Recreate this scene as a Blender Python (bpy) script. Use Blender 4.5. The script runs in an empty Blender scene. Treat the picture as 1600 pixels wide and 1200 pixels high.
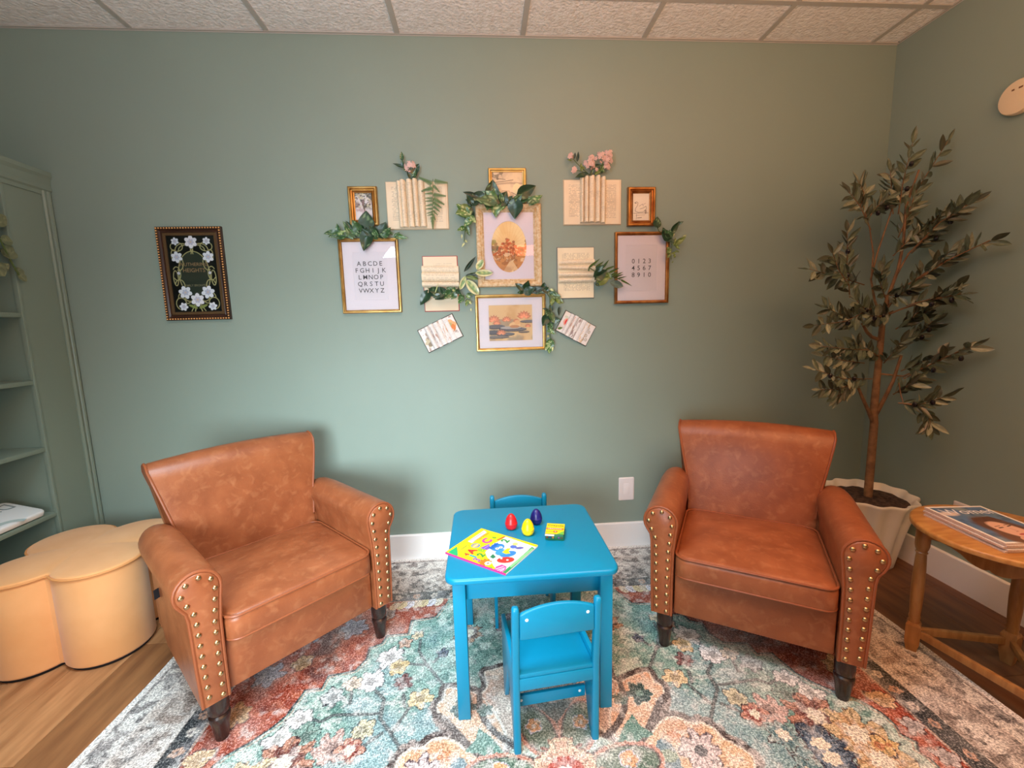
import bpy, bmesh, math, random
import numpy as np
from mathutils import Vector, Matrix, Euler
random.seed(7); RNG=np.random.RandomState(5)
PI=math.pi
S=bpy.context.scene; COL=S.collection

# ------------------------------------------------------------ camera, light, exposure
ZLAMP=2.69
def setup():
    cd=bpy.data.cameras.new('camera'); cam=bpy.data.objects.new('camera',cd); COL.objects.link(cam)
    cd.sensor_fit='HORIZONTAL'; cd.sensor_width=36; cd.lens=15.1272; cd.clip_start=.02
    cam.matrix_world=Matrix((((0.9971,0.0349,-0.067,-0.1479),(-0.0711,0.1341,-0.9884,-2.3287),(-0.0256,0.9904,0.1362,1.2988)))+((0,0,0,1),))
    S.camera=cam
    vs=S.view_settings; vs.view_transform='Standard'; vs.look='None'; vs.gamma=1; vs.use_curve_mapping=False
    vs.exposure=-.06
    w=bpy.data.worlds.new('world'); S.world=w; w.use_nodes=True
    bg=w.node_tree.nodes['Background']; bg.inputs[0].default_value=(1,.94,.86,1); bg.inputs[1].default_value=.04
    def area(name,loc,tgt,sx,sy,col,e,shape='RECTANGLE'):
        l=bpy.data.lights.new(name,'AREA'); l.shape=shape; l.size=sx; l.size_y=sy; l.color=col; l.energy=e
        o=bpy.data.objects.new(name,l); COL.objects.link(o); o.location=loc
        o.rotation_euler=(Vector(tgt)-Vector(loc)).to_track_quat('-Z','Y').to_euler(); return o
    # cool daylight from the deep window left of the camera
    d=area('window_daylight',(-.75,-3.0,1.0),(-.62,0,.40),1.0,.9,(.80,.94,1.0),18.2); d.data.spread=math.radians(72)
    # added warm fill, unseen behind the camera, washing the ceiling
    area('warm_fill',(.75,-2.75,1.7),(.75,-2.75,2.7),1.2,.8,(1.0,.55,.26),88)
    # added unseen ceiling fill: cool on the window side, warm on the right
    area('ceiling_fill',(-.7,-1.9,2.0),(-.7,-1.6,2.7),.6,.4,(.64,.84,1.0),21)
    area('ceiling_fill',(.5,-1.9,2.0),(.5,-1.6,2.7),.6,.4,(1.0,.30,.11),10)
    # added overhead fill lamps out of the frame above the seats
    for x,y,c,e in ((-.75,-1.55,(.60,.86,1.0),29),(.75,-1.75,(1.0,.34,.12),9)):
        d=area('overhead_fill',(x,y,ZLAMP),(x,y,0),1.1,.5,c,e); d.data.spread=math.radians(100)
    # warm recessed downlight close to the back wall
    area('ceiling_downlight',(.3,-.66,ZLAMP),(.3,-.66,0),.16,.16,(1.0,.42,.18),1.2,'DISK')
setup()

# ------------------------------------------------------------ colour, materials
def lin(c):
    c=np.asarray(c,float)/255.; return np.where(c<=.04045,c/12.92,((c+.055)/1.055)**2.4)
def L4(c): a=lin(c); return (float(a[0]),float(a[1]),float(a[2]),1)
MATS={}
def newmat(name):
    m=bpy.data.materials.new(name); m.use_nodes=True; return m,m.node_tree.nodes,m.node_tree.links,m.node_tree.nodes['Principled BSDF']
def mat(name,c,rough=.5,metal=0,c2=None,nscale=8,bump=0,bscale=60,detail=4,stretch=None,rand=0,spec=.5,coat=0,lo=.35,hi=.65,sss=0):
    if name in MATS: return MATS[name]
    m,N,Lk,p=newmat(name)
    p.inputs['Roughness'].default_value=rough; p.inputs['Metallic'].default_value=metal
    p.inputs['Specular IOR Level'].default_value=spec; p.inputs['Coat Weight'].default_value=coat
    p.inputs['Base Color'].default_value=L4(c)
    tc=N.new('ShaderNodeTexCoord'); src=tc.outputs['Object']
    if stretch:
        mp=N.new('ShaderNodeMapping'); mp.inputs['Scale'].default_value=stretch; Lk.new(src,mp.inputs[0]); src=mp.outputs[0]
    col=None
    if c2 is not None:
        n=N.new('ShaderNodeTexNoise'); n.inputs['Scale'].default_value=nscale; n.inputs['Detail'].default_value=detail; Lk.new(src,n.inputs['Vector'])
        r=N.new('ShaderNodeValToRGB'); r.color_ramp.elements[0].position=lo; r.color_ramp.elements[1].position=hi
        r.color_ramp.elements[0].color=L4(c); r.color_ramp.elements[1].color=L4(c2)
        Lk.new(n.outputs[0],r.inputs[0]); col=r.outputs[0]
    if rand:
        oi=N.new('ShaderNodeObjectInfo'); mr=N.new('ShaderNodeMapRange'); mr.inputs[3].default_value=1-rand; mr.inputs[4].default_value=1+rand
        Lk.new(oi.outputs['Random'],mr.inputs[0]); hs=N.new('ShaderNodeHueSaturation')
        if col: Lk.new(col,hs.inputs['Color'])
        else: hs.inputs['Color'].default_value=L4(c)
        Lk.new(mr.outputs[0],hs.inputs['Value']); col=hs.outputs[0]
    if col: Lk.new(col,p.inputs['Base Color'])
    if bump:
        n2=N.new('ShaderNodeTexNoise'); n2.inputs['Scale'].default_value=bscale; n2.inputs['Detail'].default_value=3; Lk.new(src,n2.inputs['Vector'])
        b=N.new('ShaderNodeBump'); b.inputs['Strength'].default_value=bump; b.inputs['Distance'].default_value=.002
        Lk.new(n2.outputs[0],b.inputs['Height']); Lk.new(b.outputs[0],p.inputs['Normal'])
    MATS[name]=m; return m
def mat_print(name,rough=.6,spec=.4):
    if name in MATS: return MATS[name]
    m,N,Lk,p=newmat(name); a=N.new('ShaderNodeAttribute'); a.attribute_name='Col'
    Lk.new(a.outputs['Color'],p.inputs['Base Color']); p.inputs['Roughness'].default_value=rough; p.inputs['Specular IOR Level'].default_value=spec
    MATS[name]=m; return m
def mat_glass():
    if 'picture glass' in MATS: return MATS['picture glass']
    m=bpy.data.materials.new('picture glass'); m.use_nodes=True; N=m.node_tree.nodes; Lk=m.node_tree.links
    N.remove(N['Principled BSDF']); t=N.new('ShaderNodeBsdfTransparent'); g=N.new('ShaderNodeBsdfGlossy'); g.inputs['Roughness'].default_value=.02
    f=N.new('ShaderNodeFresnel'); f.inputs[0].default_value=1.5; x=N.new('ShaderNodeMixShader')
    Lk.new(f.outputs[0],x.inputs[0]); Lk.new(t.outputs[0],x.inputs[1]); Lk.new(g.outputs[0],x.inputs[2]); Lk.new(x.outputs[0],N['Material Output'].inputs[0])
    MATS['picture glass']=m; return m

# ------------------------------------------------------------ mesh building
class MB:
    def __init__(s): s.v=[]; s.f=[]
    def add(s,vf,M=None):
        v,f=vf; o=len(s.v)
        s.v+= [tuple(M@Vector(p)) for p in v] if M is not None else [tuple(p) for p in v]
        s.f+= [tuple(i+o for i in q) for q in f]; return s
def box(x0,x1,y0,y1,z0,z1):
    v=[(x,y,z) for z in (z0,z1) for y in (y0,y1) for x in (x0,x1)]
    return v,[(0,2,3,1),(4,5,7,6),(0,1,5,4),(2,6,7,3),(0,4,6,2),(1,3,7,5)]
def rings(rs,cap0=True,cap1=True,closed=True):
    n=len(rs[0]); v=[p for r in rs for p in r]; f=[]
    for i in range(len(rs)-1):
        for j in range(n if closed else n-1):
            k=(j+1)%n; f.append((i*n+j,i*n+k,(i+1)*n+k,(i+1)*n+j))
    if cap0: f.append(tuple(reversed(range(n))))
    if cap1: f.append(tuple((len(rs)-1)*n+j for j in range(n)))
    return v,f
def lathe(prof,seg=20,c=(0,0,0),cap0=True,cap1=True):
    return rings([[(c[0]+r*math.cos(2*PI*j/seg),c[1]+r*math.sin(2*PI*j/seg),c[2]+z) for j in range(seg)] for r,z in prof],cap0,cap1)
def tube(path,r,seg=8,closed=False):
    P=[Vector(p) for p in path]; n=len(P); R=r if isinstance(r,(list,tuple)) else [r]*n; out=[]; prev=None
    for i in range(n):
        if closed: t=P[(i+1)%n]-P[i-1]
        else: t=P[min(i+1,n-1)]-P[max(i-1,0)]
        t=t.normalized() if t.length>1e-9 else Vector((0,0,1))
        if prev is None:
            a=Vector((0,0,1)) if abs(t.z)<.9 else Vector((1,0,0)); u=t.cross(a).normalized()
        else: u=(prev-t*prev.dot(t)).normalized()
        w=t.cross(u); prev=u
        out.append([tuple(P[i]+(u*math.cos(2*PI*k/seg)+w*math.sin(2*PI*k/seg))*R[i]) for k in range(seg)])
    if closed:
        v,f=rings(out,False,False); m=len(out); 
        for j in range(seg):
            k=(j+1)%seg; f.append(((m-1)*seg+j,(m-1)*seg+k,k,j))
        return v,f
    return rings(out)
def prism(poly,a0,a1,axis='y'):
    def P(p,a): return {'y':(p[0],a,p[1]),'z':(p[0],p[1],a),'x':(a,p[0],p[1])}[axis]
    return rings([[P(p,a0) for p in poly],[P(p,a1) for p in poly]])
def sph(c,rx,ry,rz,seg=10,n=6):
    pr=[(math.sin(PI*i/n),-math.cos(PI*i/n)) for i in range(1,n)]
    v,f=rings([[(c[0]+rx*r*math.cos(2*PI*j/seg),c[1]+ry*r*math.sin(2*PI*j/seg),c[2]+rz*z) for j in range(seg)] for r,z in pr]); return v,f
def mesh(name,mb,bevel=0,bseg=2,smooth=True,ang=35,uv=False):
    if not isinstance(mb,MB): m0=MB(); m0.add(mb); mb=m0
    me=bpy.data.meshes.new(name); me.from_pydata(mb.v,[],mb.f); me.update()
    bm=bmesh.new(); bm.from_mesh(me)
    bmesh.ops.recalc_face_normals(bm,faces=bm.faces[:])
    if bevel:
        es=[e for e in bm.edges if len(e.link_faces)==2 and e.calc_face_angle(0)>math.radians(30)]
        bmesh.ops.bevel(bm,geom=es,offset=bevel,segments=bseg,profile=.5,affect='EDGES',clamp_overlap=True)
    bm.to_mesh(me); bm.free()
    if smooth:
        me.polygons.foreach_set('use_smooth',[True]*len(me.polygons)); me.set_sharp_from_angle(angle=math.radians(ang))
    return me
def link(name,me,m=None,parent=None,M=None,loc=None,label=None,kind=None):
    o=bpy.data.objects.new(name,me); COL.objects.link(o)
    if m is not None and not me.materials: me.materials.append(m)
    if parent is not None: o.parent=parent
    if M is not None: o.matrix_local=M
    if loc is not None: o.location=loc
    if label: o['label']=label
    if kind: o['kind']=kind
    return o
def obj(name,mb,m,parent=None,bevel=0,bseg=2,smooth=True,ang=35,**k): return link(name,mesh(name,mb,bevel,bseg,smooth,ang),m,parent,**k)
def tag(o,label,cat,group=None):
    o['label']=label; o['category']=cat
    if group: o['group']=group
    return o
def thing(name,label,cat,loc=(0,0,0),rz=0,group=None,rot=None):
    o=bpy.data.objects.new(name,None); COL.objects.link(o); o.location=loc; o.rotation_euler=rot or (0,0,rz); o.empty_display_size=.05
    return tag(o,label,cat,group)
def struct(o): o['kind']='structure'; return o
def copy_tree(o,parent=None):
    c=o.copy(); COL.objects.link(c)
    if parent is not None: c.parent=parent
    for ch in list(o.children): copy_tree(ch,c)
    return c
def outline_rr(x0,x1,y0,y1,r,n=6):
    r=max(min(r,(x1-x0)/2-1e-4,(y1-y0)/2-1e-4),1e-4); out=[]
    for cx,cy,a in ((x1-r,y1-r,0),(x0+r,y1-r,90),(x0+r,y0+r,180),(x1-r,y0+r,270)):
        for i in range(n+1):
            t=math.radians(a+90*i/n); out.append((cx+r*math.cos(t),cy+r*math.sin(t)))
    return out
def slab(fn,z0,z1,r0,r1,n=4,crown=0,caps=3):
    """loft of outline fn(inset) with rounded lower (r0) and upper (r1) rims and an optionally crowned top"""
    lev=[]
    if r0>0:
        for i in range(n): t=PI/2*i/n; lev.append((r0*(1-math.sin(t)),z0+r0*(1-math.cos(t))))
    lev.append((0,z0+r0)); lev.append((0,z1-r1))
    if r1>0:
        for i in range(1,n+1): t=PI/2*i/n; lev.append((r1*(1-math.cos(t)),z1-r1+r1*math.sin(t)))
    rs=[[(p[0],p[1],z) for p in fn(i)] for i,z in lev]
    if crown:
        top=rs[-1]; cx=sum(p[0] for p in top)/len(top); cy=sum(p[1] for p in top)/len(top)
        for k in range(1,caps+1):
            s=1-k/(caps+.3); rs.append([(cx+(p[0]-cx)*s,cy+(p[1]-cy)*s,z1+crown*(1-s*s)) for p in top])
    return rings(rs)
FONT_CACHE={}
def text_mesh(body,size,align='CENTER',extr=0,spacing=1.0,line=1.0,bold=.004):
    k=(body,size,align,extr,spacing,line,bold)
    if k in FONT_CACHE: return FONT_CACHE[k]
    cu=bpy.data.curves.new('lettering','FONT'); cu.body=body; cu.size=size; cu.align_x=align; cu.align_y='CENTER'; cu.extrude=extr; cu.space_character=spacing; cu.space_line=line; cu.resolution_u=3; cu.offset=bold*size
    o=bpy.data.objects.new('lettering_tmp',cu); COL.objects.link(o); dg=bpy.context.evaluated_depsgraph_get(); dg.update()
    me=bpy.data.meshes.new_from_object(o.evaluated_get(dg)); bpy.data.objects.remove(o); bpy.data.curves.remove(cu)
    me.materials.clear(); FONT_CACHE[k]=me; return me

# ------------------------------------------------------------ printed surfaces (colour attribute on a fine grid)
class Canvas:
    irr=0
    def __init__(s,w,h,res,bg=(255,255,255)):
        s.w,s.h=w,h; s.nx=max(2,int(round(w/res))+1); s.ny=max(2,int(round(h/res))+1)
        s.a=np.empty((s.ny,s.nx,3)); s.a[:]=lin(bg); s.X,s.Y=np.meshgrid(np.linspace(-w/2,w/2,s.nx),np.linspace(-h/2,h/2,s.ny)); s.res=res
    def _put(s,m,c,al=1): 
        c=lin(c); s.a[m]=s.a[m]*(1-al)+c*al
    def _inside(s,pts):
        x,y=s.X,s.Y; ins=np.zeros(x.shape,bool); n=len(pts)
        for i in range(n):
            (x0,y0),(x1,y1)=pts[i],pts[(i+1)%n]
            if y0==y1: continue
            c=((y0>y)!=(y1>y))&(x<(x1-x0)*(y-y0)/(y1-y0)+x0); ins^=c
        return ins
    def fill(s,pts,c,al=1): s._put(s._inside(pts),c,al); return s
    def _dist(s,pts,closed=False):
        d=np.full(s.X.shape,9.); n=len(pts)
        for i in range(n if closed else n-1):
            (x0,y0),(x1,y1)=pts[i],pts[(i+1)%n]; dx,dy=x1-x0,y1-y0; l=dx*dx+dy*dy+1e-12
            t=np.clip(((s.X-x0)*dx+(s.Y-y0)*dy)/l,0,1); d=np.minimum(d,np.hypot(s.X-x0-t*dx,s.Y-y0-t*dy))
        return d
    def line(s,pts,w,c,al=1,closed=False):
        d=s._dist(pts,closed); k=np.clip((w/2+s.res*.5-d)/s.res,0,1)*al; s.a[:]=s.a*(1-k[...,None])+lin(c)*k[...,None]; return s
    def ell(s,cx,cy,rx,ry,c,al=1,rot=0,soft=0):
        ca,sa=math.cos(rot),math.sin(rot); u=(s.X-cx)*ca+(s.Y-cy)*sa; v=-(s.X-cx)*sa+(s.Y-cy)*ca
        q=np.sqrt((u/rx)**2+(v/ry)**2)
        if soft: k=np.clip((1+soft-q)/(2*soft),0,1)*al; s.a[:]=s.a*(1-k[...,None])+lin(c)*k[...,None]
        else: s._put(q<1,c,al)
        return s
    def flower(s,cx,cy,r,n,c,cc=None,rot=0,depth=.35,edge=None):
        m=r*1.8+(edge[0] if edge else 0); i0=max(0,int((cx-m+s.w/2)/s.w*(s.nx-1))); i1=min(s.nx,int((cx+m+s.w/2)/s.w*(s.nx-1))+2); j0=max(0,int((cy-m+s.h/2)/s.h*(s.ny-1))); j1=min(s.ny,int((cy+m+s.h/2)/s.h*(s.ny-1))+2)
        if i1<=i0 or j1<=j0: return s
        X,Y,A=s.X[j0:j1,i0:i1],s.Y[j0:j1,i0:i1],s.a[j0:j1,i0:i1]
        t=np.arctan2(Y-cy,X-cx)-rot; q=np.hypot(X-cx,Y-cy); R=r*(1-depth+depth*np.abs(np.cos(n*t/2)))
        if s.irr: R=R*(1+s.irr*(vnoise(X*38+cx*91,Y*38,7)-.5)*2)
        if edge is not None: A[q<R+edge[0]]=lin(edge[1])
        A[q<R]=lin(c)
        if cc is not None: A[q<r*.3]=lin(cc)
        if s.irr and r>.03:   # drawn petal lines
            k=(np.abs(np.sin(n*t/2))<.16)&(q<R*.95)&(q>r*.25); A[k]=A[k]*.45
        return s
    def noise(s,scale,c,amt,thr=.5,soft=.2,seed=1,sx=1,sy=1,mask=None):
        k=np.clip((vnoise(s.X*scale*sx,s.Y*scale*sy,seed)-thr)/soft,0,1)*amt
        if mask is not None: k=k*mask
        s.a[:]=s.a*(1-k[...,None])+lin(c)*k[...,None]; return s
def smooth(pts,n=6,closed=True):
    out=[]; m=len(pts)
    for i in range(m if closed else m-1):
        g=(lambda k: pts[k%m]) if closed else (lambda k: pts[max(0,min(m-1,k))])
        a,b,c,d=g(i-1),g(i),g(i+1),g(i+2)
        for j in range(n):
            t=j/n; out.append(tuple(.5*(2*b[q]+(c[q]-a[q])*t+(2*a[q]-5*b[q]+4*c[q]-d[q])*t*t+(3*b[q]-a[q]-3*c[q]+d[q])*t**3) for q in (0,1)))
    if not closed: out.append(pts[-1])
    return out
def vnoise(x,y,seed=1,oct=3):
    out=0;amp=1;tot=0
    for o in range(oct):
        xi=np.floor(x).astype(int); yi=np.floor(y).astype(int); fx=x-xi; fy=y-yi; fx=fx*fx*(3-2*fx); fy=fy*fy*(3-2*fy)
        def h(a,b):
            n=(a*374761393+b*668265263+(seed+o)*982451653)&0x7fffffff; n=((n^(n>>13))*1274126177)&0x7fffffff; return ((n^(n>>16))&0xffff)/65535.
        out=out+amp*((h(xi,yi)*(1-fx)+h(xi+1,yi)*fx)*(1-fy)+(h(xi,yi+1)*(1-fx)+h(xi+1,yi+1)*fx)*fy); tot+=amp; amp*=.5; x=x*2+17; y=y*2+31
    return out/tot
def grid_mesh(name,P,colors):
    """P (ny,nx,3) points, colors (ny,nx,3) linear"""
    ny,nx=P.shape[:2]; me=bpy.data.meshes.new(name); me.vertices.add(nx*ny); me.vertices.foreach_set('co',P.reshape(-1).astype(np.float32))
    nf=(nx-1)*(ny-1); i=np.arange(nx*ny).reshape(ny,nx); q=np.stack([i[:-1,:-1],i[:-1,1:],i[1:,1:],i[1:,:-1]],-1).reshape(-1).astype(np.int32)
    me.loops.add(nf*4); me.loops.foreach_set('vertex_index',q); me.polygons.add(nf); me.polygons.foreach_set('loop_start',np.arange(0,nf*4,4,dtype=np.int32))
    me.update(calc_edges=True); at=me.color_attributes.new('Col','FLOAT_COLOR','POINT')
    c=np.concatenate([colors.reshape(-1,3),np.ones((nx*ny,1))],1).astype(np.float32); at.data.foreach_set('color',c.reshape(-1)); 
    me.polygons.foreach_set('use_smooth',[True]*nf); return me
def canvas_mesh(name,cv,plane='xz',d=0.):
    if plane=='xz': P=np.stack([cv.X,np.full(cv.X.shape,d),cv.Y],-1)
    else: P=np.stack([cv.X,cv.Y,np.full(cv.X.shape,d)],-1)
    return grid_mesh(name,P,cv.a)
# ------------------------------------------------------------ room shell
XL,XR,ZC,YF=-2.54,2.0828,2.705,-5.2
ZF=-.007
paint=mat('sage wall paint',(146,163,153),rough=.5,bump=.1,bscale=220,c2=(143,160,150),nscale=1.5,spec=.35)
cabpaint=mat('sage cabinet paint',(132,148,136),rough=.38,spec=.4,bump=.05,bscale=90)
white=mat('white trim paint',(248,247,247),rough=.35,bump=.03,bscale=60)
def wall(name,b): return struct(obj(name,box(*b),paint,smooth=False))
wall('wall_back',(XL-.1,XR+.1,0,.1,ZF-.05,ZC+.1))
wall('wall_right',(XR,XR+.1,YF,0,ZF-.05,ZC+.1))
wall('wall_left',(XL-.1,XL,YF,0,ZF-.05,ZC+.1))
# floor of planks running towards the back wall
woodp=mat('oak vinyl plank',(186,134,90),c2=(142,94,58),rough=.42,nscale=3.2,stretch=(7,.9,7),detail=6,rand=.16,bump=.05,bscale=20,lo=.38,hi=.7)
fl=struct(obj('floor',box(XL,XR,YF,0,ZF-.05,ZF-.006),mat('floor joint',(60,38,24),rough=.8),smooth=False))
PW,PLN=.182,1.22
pm=mesh('plank',box(0,PW-.0016,0,PLN-.0016,-.0055,0),.0012,1,False)
woodm=mat('oak plank medium',(158,108,68),c2=(118,76,48),rough=.42,nscale=3.2,stretch=(7,.9,7),detail=6,rand=.1,bump=.05,bscale=20,lo=.38,hi=.7)
woodd=mat('oak plank dark',(116,78,50),c2=(82,52,34),rough=.42,nscale=3.2,stretch=(7,.9,7),detail=6,rand=.14,bump=.05,bscale=20,lo=.38,hi=.7)  # odd dark planks; also carries the painted shade at the right
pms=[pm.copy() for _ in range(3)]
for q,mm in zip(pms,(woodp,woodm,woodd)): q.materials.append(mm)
k=0
x=XL
while x<XR-.01:
    y=-((k*.47)%1.0)*PLN-PLN+.0
    w=min(PW,XR-x)
    ys=[]; yy=0.
    first=((k*.473)%1.0)*PLN*.8+.2
    a=0.; b=-first
    while a>YF+.01:
        b=max(b,YF); L=a-b
        me=pm if (abs(L-PLN)<1e-6 and w==PW) else mesh('plank',box(0,w-.0016,0,L-.0016,-.0055,0),.0012,1,False)
        tone=(k*7+int(-a*3.1)*5)%6
        me=me if me is not pm else pms[0 if (tone<4 and x<1.45) else 1 if (tone<5 and x<1.45) else 2]  # planks at the right all go dark: shade put into their colour
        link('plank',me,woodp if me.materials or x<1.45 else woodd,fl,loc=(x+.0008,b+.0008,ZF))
        a=b; b=a-PLN
    x+=PW; k+=1
# ceiling: lay-in tiles on a metal grid
ctile=mat('mineral fibre tile',(250,250,250),c2=(236,234,232),rough=.95,nscale=34,detail=6,bump=.7,bscale=70,spec=.1,lo=.35,hi=.62)
for n in ctile.node_tree.nodes:
    if n.type=='BUMP': n.inputs['Distance'].default_value=.011
gridm=mat('ceiling grid metal',(188,186,180),rough=.5)
ce=struct(obj('ceiling',box(XL,XR,YF,0,ZC+.03,ZC+.1),mat('ceiling deck',(90,88,84),rough=.9),smooth=False))
TX=-1.7222; TS=.6096
xs=[TX+TS*i for i in range(-2,8)]; xs=[XL]+[q for q in xs if XL+.02<q<XR-.02]+[XR]
ysl=[0,-.268]+[-.268-TS*i for i in range(1,8)]+[YF]
for i in range(len(xs)-1):
    for j in range(len(ysl)-1):
        link('ceiling_tile',mesh('ceiling_tile',box(xs[i]+.006,xs[i+1]-.006,ysl[j+1]+.006,ysl[j]-.006,ZC+.005,ZC+.022),.004,1,False),ctile,ce)
for q in xs[1:-1]: obj('grid_bar',box(q-.012,q+.012,YF,0,ZC,ZC+.0048),gridm,ce,smooth=False)
for q in ysl[1:-1]: obj('grid_bar',box(XL,XR,q-.012,q+.012,ZC-.0004,ZC+.0046),gridm,ce,smooth=False)
struct(obj('trim_1',MB().add(box(XL,XR,-.012,-.0005,ZC-.001,ZC+.0045)).add(box(XL,XR,-.002,-.0005,ZC-.004,ZC)),gridm,smooth=False))
struct(obj('trim_2',MB().add(box(XR-.012,XR-.0005,YF,-.022,ZC-.001,ZC+.0045)).add(box(XR-.002,XR-.0005,YF,-.003,ZC-.004,ZC)),gridm,smooth=False))
# baseboards
BH=.144
prof=[(-.0005,ZF),(-.015,ZF),(-.015,BH-.006),(-.0135,BH-.002),(-.010,BH),(-.0005,BH)]
struct(obj('baseboard_back',prism(prof,-2.19,XR-.001,'x'),white,smooth=False))
struct(obj('baseboard_right',rings([[(XR+a,y,b) for a,b in prof] for y in (-.017,YF)]),white,smooth=False))

# ------------------------------------------------------------ rug (pattern drawn in one quarter and mirrored, as it is woven)
RC=(.055,-1.26); RW,RD=1.5,1.245
def rug_colours():
    q=Canvas(2*RW,2*RD,.003,(206,196,190))       # only u,v>=0 is used
    u,v=q.X,q.Y; q.irr=.42
    # outer border, mottled taupe and cream
    q.noise(14,(128,114,108),.75,.46,.18,3); q.noise(30,(236,230,224),.9,.52,.14,4); q.noise(46,(62,56,58),.9,.54,.1,5); q.noise(9,(182,160,146),.5,.5,.2,6)
    def band(u0,v0,u1,v1,c,al=1):
        m=((u>u0)|(v>v0))&(u<u1)&(v<v1); q._put(m,c,al); return m
    m=band(1.40,1.14,1.465,1.205,(84,84,92),.55); q.noise(34,(232,228,222),.95,.48,.1,8,mask=m)
    m=band(1.392,1.132,1.40,1.14,(226,216,208),.9); m=band(1.465,1.205,1.47,1.21,(80,80,88),.8)
    m=(u>1.478)|(v>1.222); q._put(m,(240,236,232))
    # dark guard stripe with blossoms
    m=band(1.165,.868,1.232,.925,(58,62,66)); q.noise(18,(120,118,122),.8,.5,.15,9,mask=m)
    for i in range(14):
        for cx,cy in ((1.198,.05+i*.066*1.0),(.04+i*.087,.897)):
            if cx<1.2 and cy<.9: q.flower(cx,cy,.019,5,(214,204,194) if i%2 else (196,160,140),(120,110,112),rot=i)
    band(1.158,.861,1.165,.868,(206,170,150)); band(1.232,.925,1.238,.931,(40,42,46))
    # field: rust spandrels, teal ground
    inner=(u<1.158)&(v<.861)
    q._put(inner,(166,74,52)); q.noise(8,(88,44,44),.9,.5,.2,11,mask=inner&(v>.3)); q.noise(30,(214,128,98),.55,.5,.2,12,mask=inner); q.noise(45,(120,40,32),.5,.55,.15,13,mask=inner)
    for cx,cy,r,c,n in ((.98,.70,.075,(170,166,184),7),(.80,.70,.06,(170,166,184),6),(1.06,.47,.06,(160,158,176),6),(1.09,.3,.05,(214,180,140),6),(.68,.78,.045,(196,190,196),5),(1.07,.62,.035,(224,196,150),5),(1.12,.15,.045,(226,190,150),5),(.95,.52,.04,(206,170,130),5),(1.125,.05,.03,(206,196,196),5),(.9,.8,.05,(150,146,166),6)):
        q.flower(cx,cy,r,n,c,(96,72,84),rot=cx*9,edge=(.005,(84,46,48))); q.flower(cx,cy,r*.62,n,tuple(int(k*.82) for k in c),None,rot=cx*4)
    for i in range(7): # pale palmette leaves along the top of the spandrel
        cx=.45+i*.034; q.ell(cx,.845-.002*i,.02,.03,((232,214,190),(226,222,236),(226,206,160))[i%3],rot=.5); q.line([(cx-.004,.862),(cx+.008,.83)],.003,(112,84,80))
    fb=[(0,.93),(.40,.9),(.41,.836),(.455,.738),(.56,.723),(.561,.642),(.649,.641),(.66,.596),(.705,.573),(.703,.513),(.731,.46),(.827,.443),(.83,.385),(.889,.384),(.91,.285),(.94,.24),(.98,.2),(1.04,.155),(1.07,.105),(1.075,.06),(1.06,.03),(1.085,0),(1.085,-.1),(0,-.1)]
    fm=q._inside(fb)&(v<.861); q._put(fm,(134,172,162))
    q.noise(7,(92,140,128),.8,.5,.2,14,mask=fm); q.noise(26,(206,222,212),.9,.5,.16,15,mask=fm); q.noise(70,(70,112,108),.7,.56,.12,16,mask=fm); q.noise(5,(150,176,190),.5,.55,.2,17,mask=fm)
    q.line(fb[2:22],.007,(50,58,66)); q.line([(a-.008,b-.008) for a,b in fb[2:22]],.004,(212,170,150),.8)
    # branches and blossoms in the teal ground
    br=(52,58,64)
    for pl in (((0.5329,0.4715),(0.4574,0.4598),(0.387,0.3588),(0.3397,0.347)),((0.4338,0.4695),(0.4063,0.5081)),((0.6276,0.3546),(0.591,0.3173),(0.5877,0.2417),(0.5418,0.1856),(0.5006,0.1284)),((0.8348,0.2656),(0.7813,0.2485),(0.7517,0.2696),(0.6001,0.2611)),((0.6913,0.1464),(0.6223,0.145),(0.5678,0.1881)),((0.5366,0.1851),(0.495,0.2757),(0.4869,0.294)),((0.5116,0.2773),(0.5265,0.331)),((0.7075,0.3091),(0.715,0.3632)),((0.5008,0.5977),(0.4986,0.5347),(0.4569,0.4558))): q.line(pl,.013,br,.9); q.line(pl,.005,(120,128,128),.7)
    for (cx,cy),r,n,c in (((0.6087,0.5119),0.052,7,(244,240,238)),((0.5682,0.4631),0.04,5,(228,200,150)),((0.6559,0.3998),0.05,5,(246,244,244)),((0.7196,0.3989),0.035,5,(236,216,196)),((0.8566,0.2677),0.04,5,(240,236,232)),((0.9009,0.1925),0.05,4,(236,234,230)),((0.6372,0.2003),0.04,6,(206,200,170)),((0.464,0.3081),0.04,5,(232,206,160)),((0.5366,0.3879),0.035,6,(126,84,84)),((0.7165,0.1488),0.055,6,(206,170,160)),((0.5649,0.5859),0.03,5,(206,170,150)),((0.5184,0.6278),0.025,5,(226,206,176)),((0.4006,0.516),0.025,5,(90,100,120)),((0.7758,0.342),0.04,6,(200,206,206)),((0.8175,0.1954),0.05,6,(126,156,146))):
        q.flower(cx,cy,r,n,c,None,rot=cx*7,edge=(.004,(60,64,72))); q.flower(cx,cy,r*.45,n,tuple(int(k*.72) for k in c),None,rot=cx*3)
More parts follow.
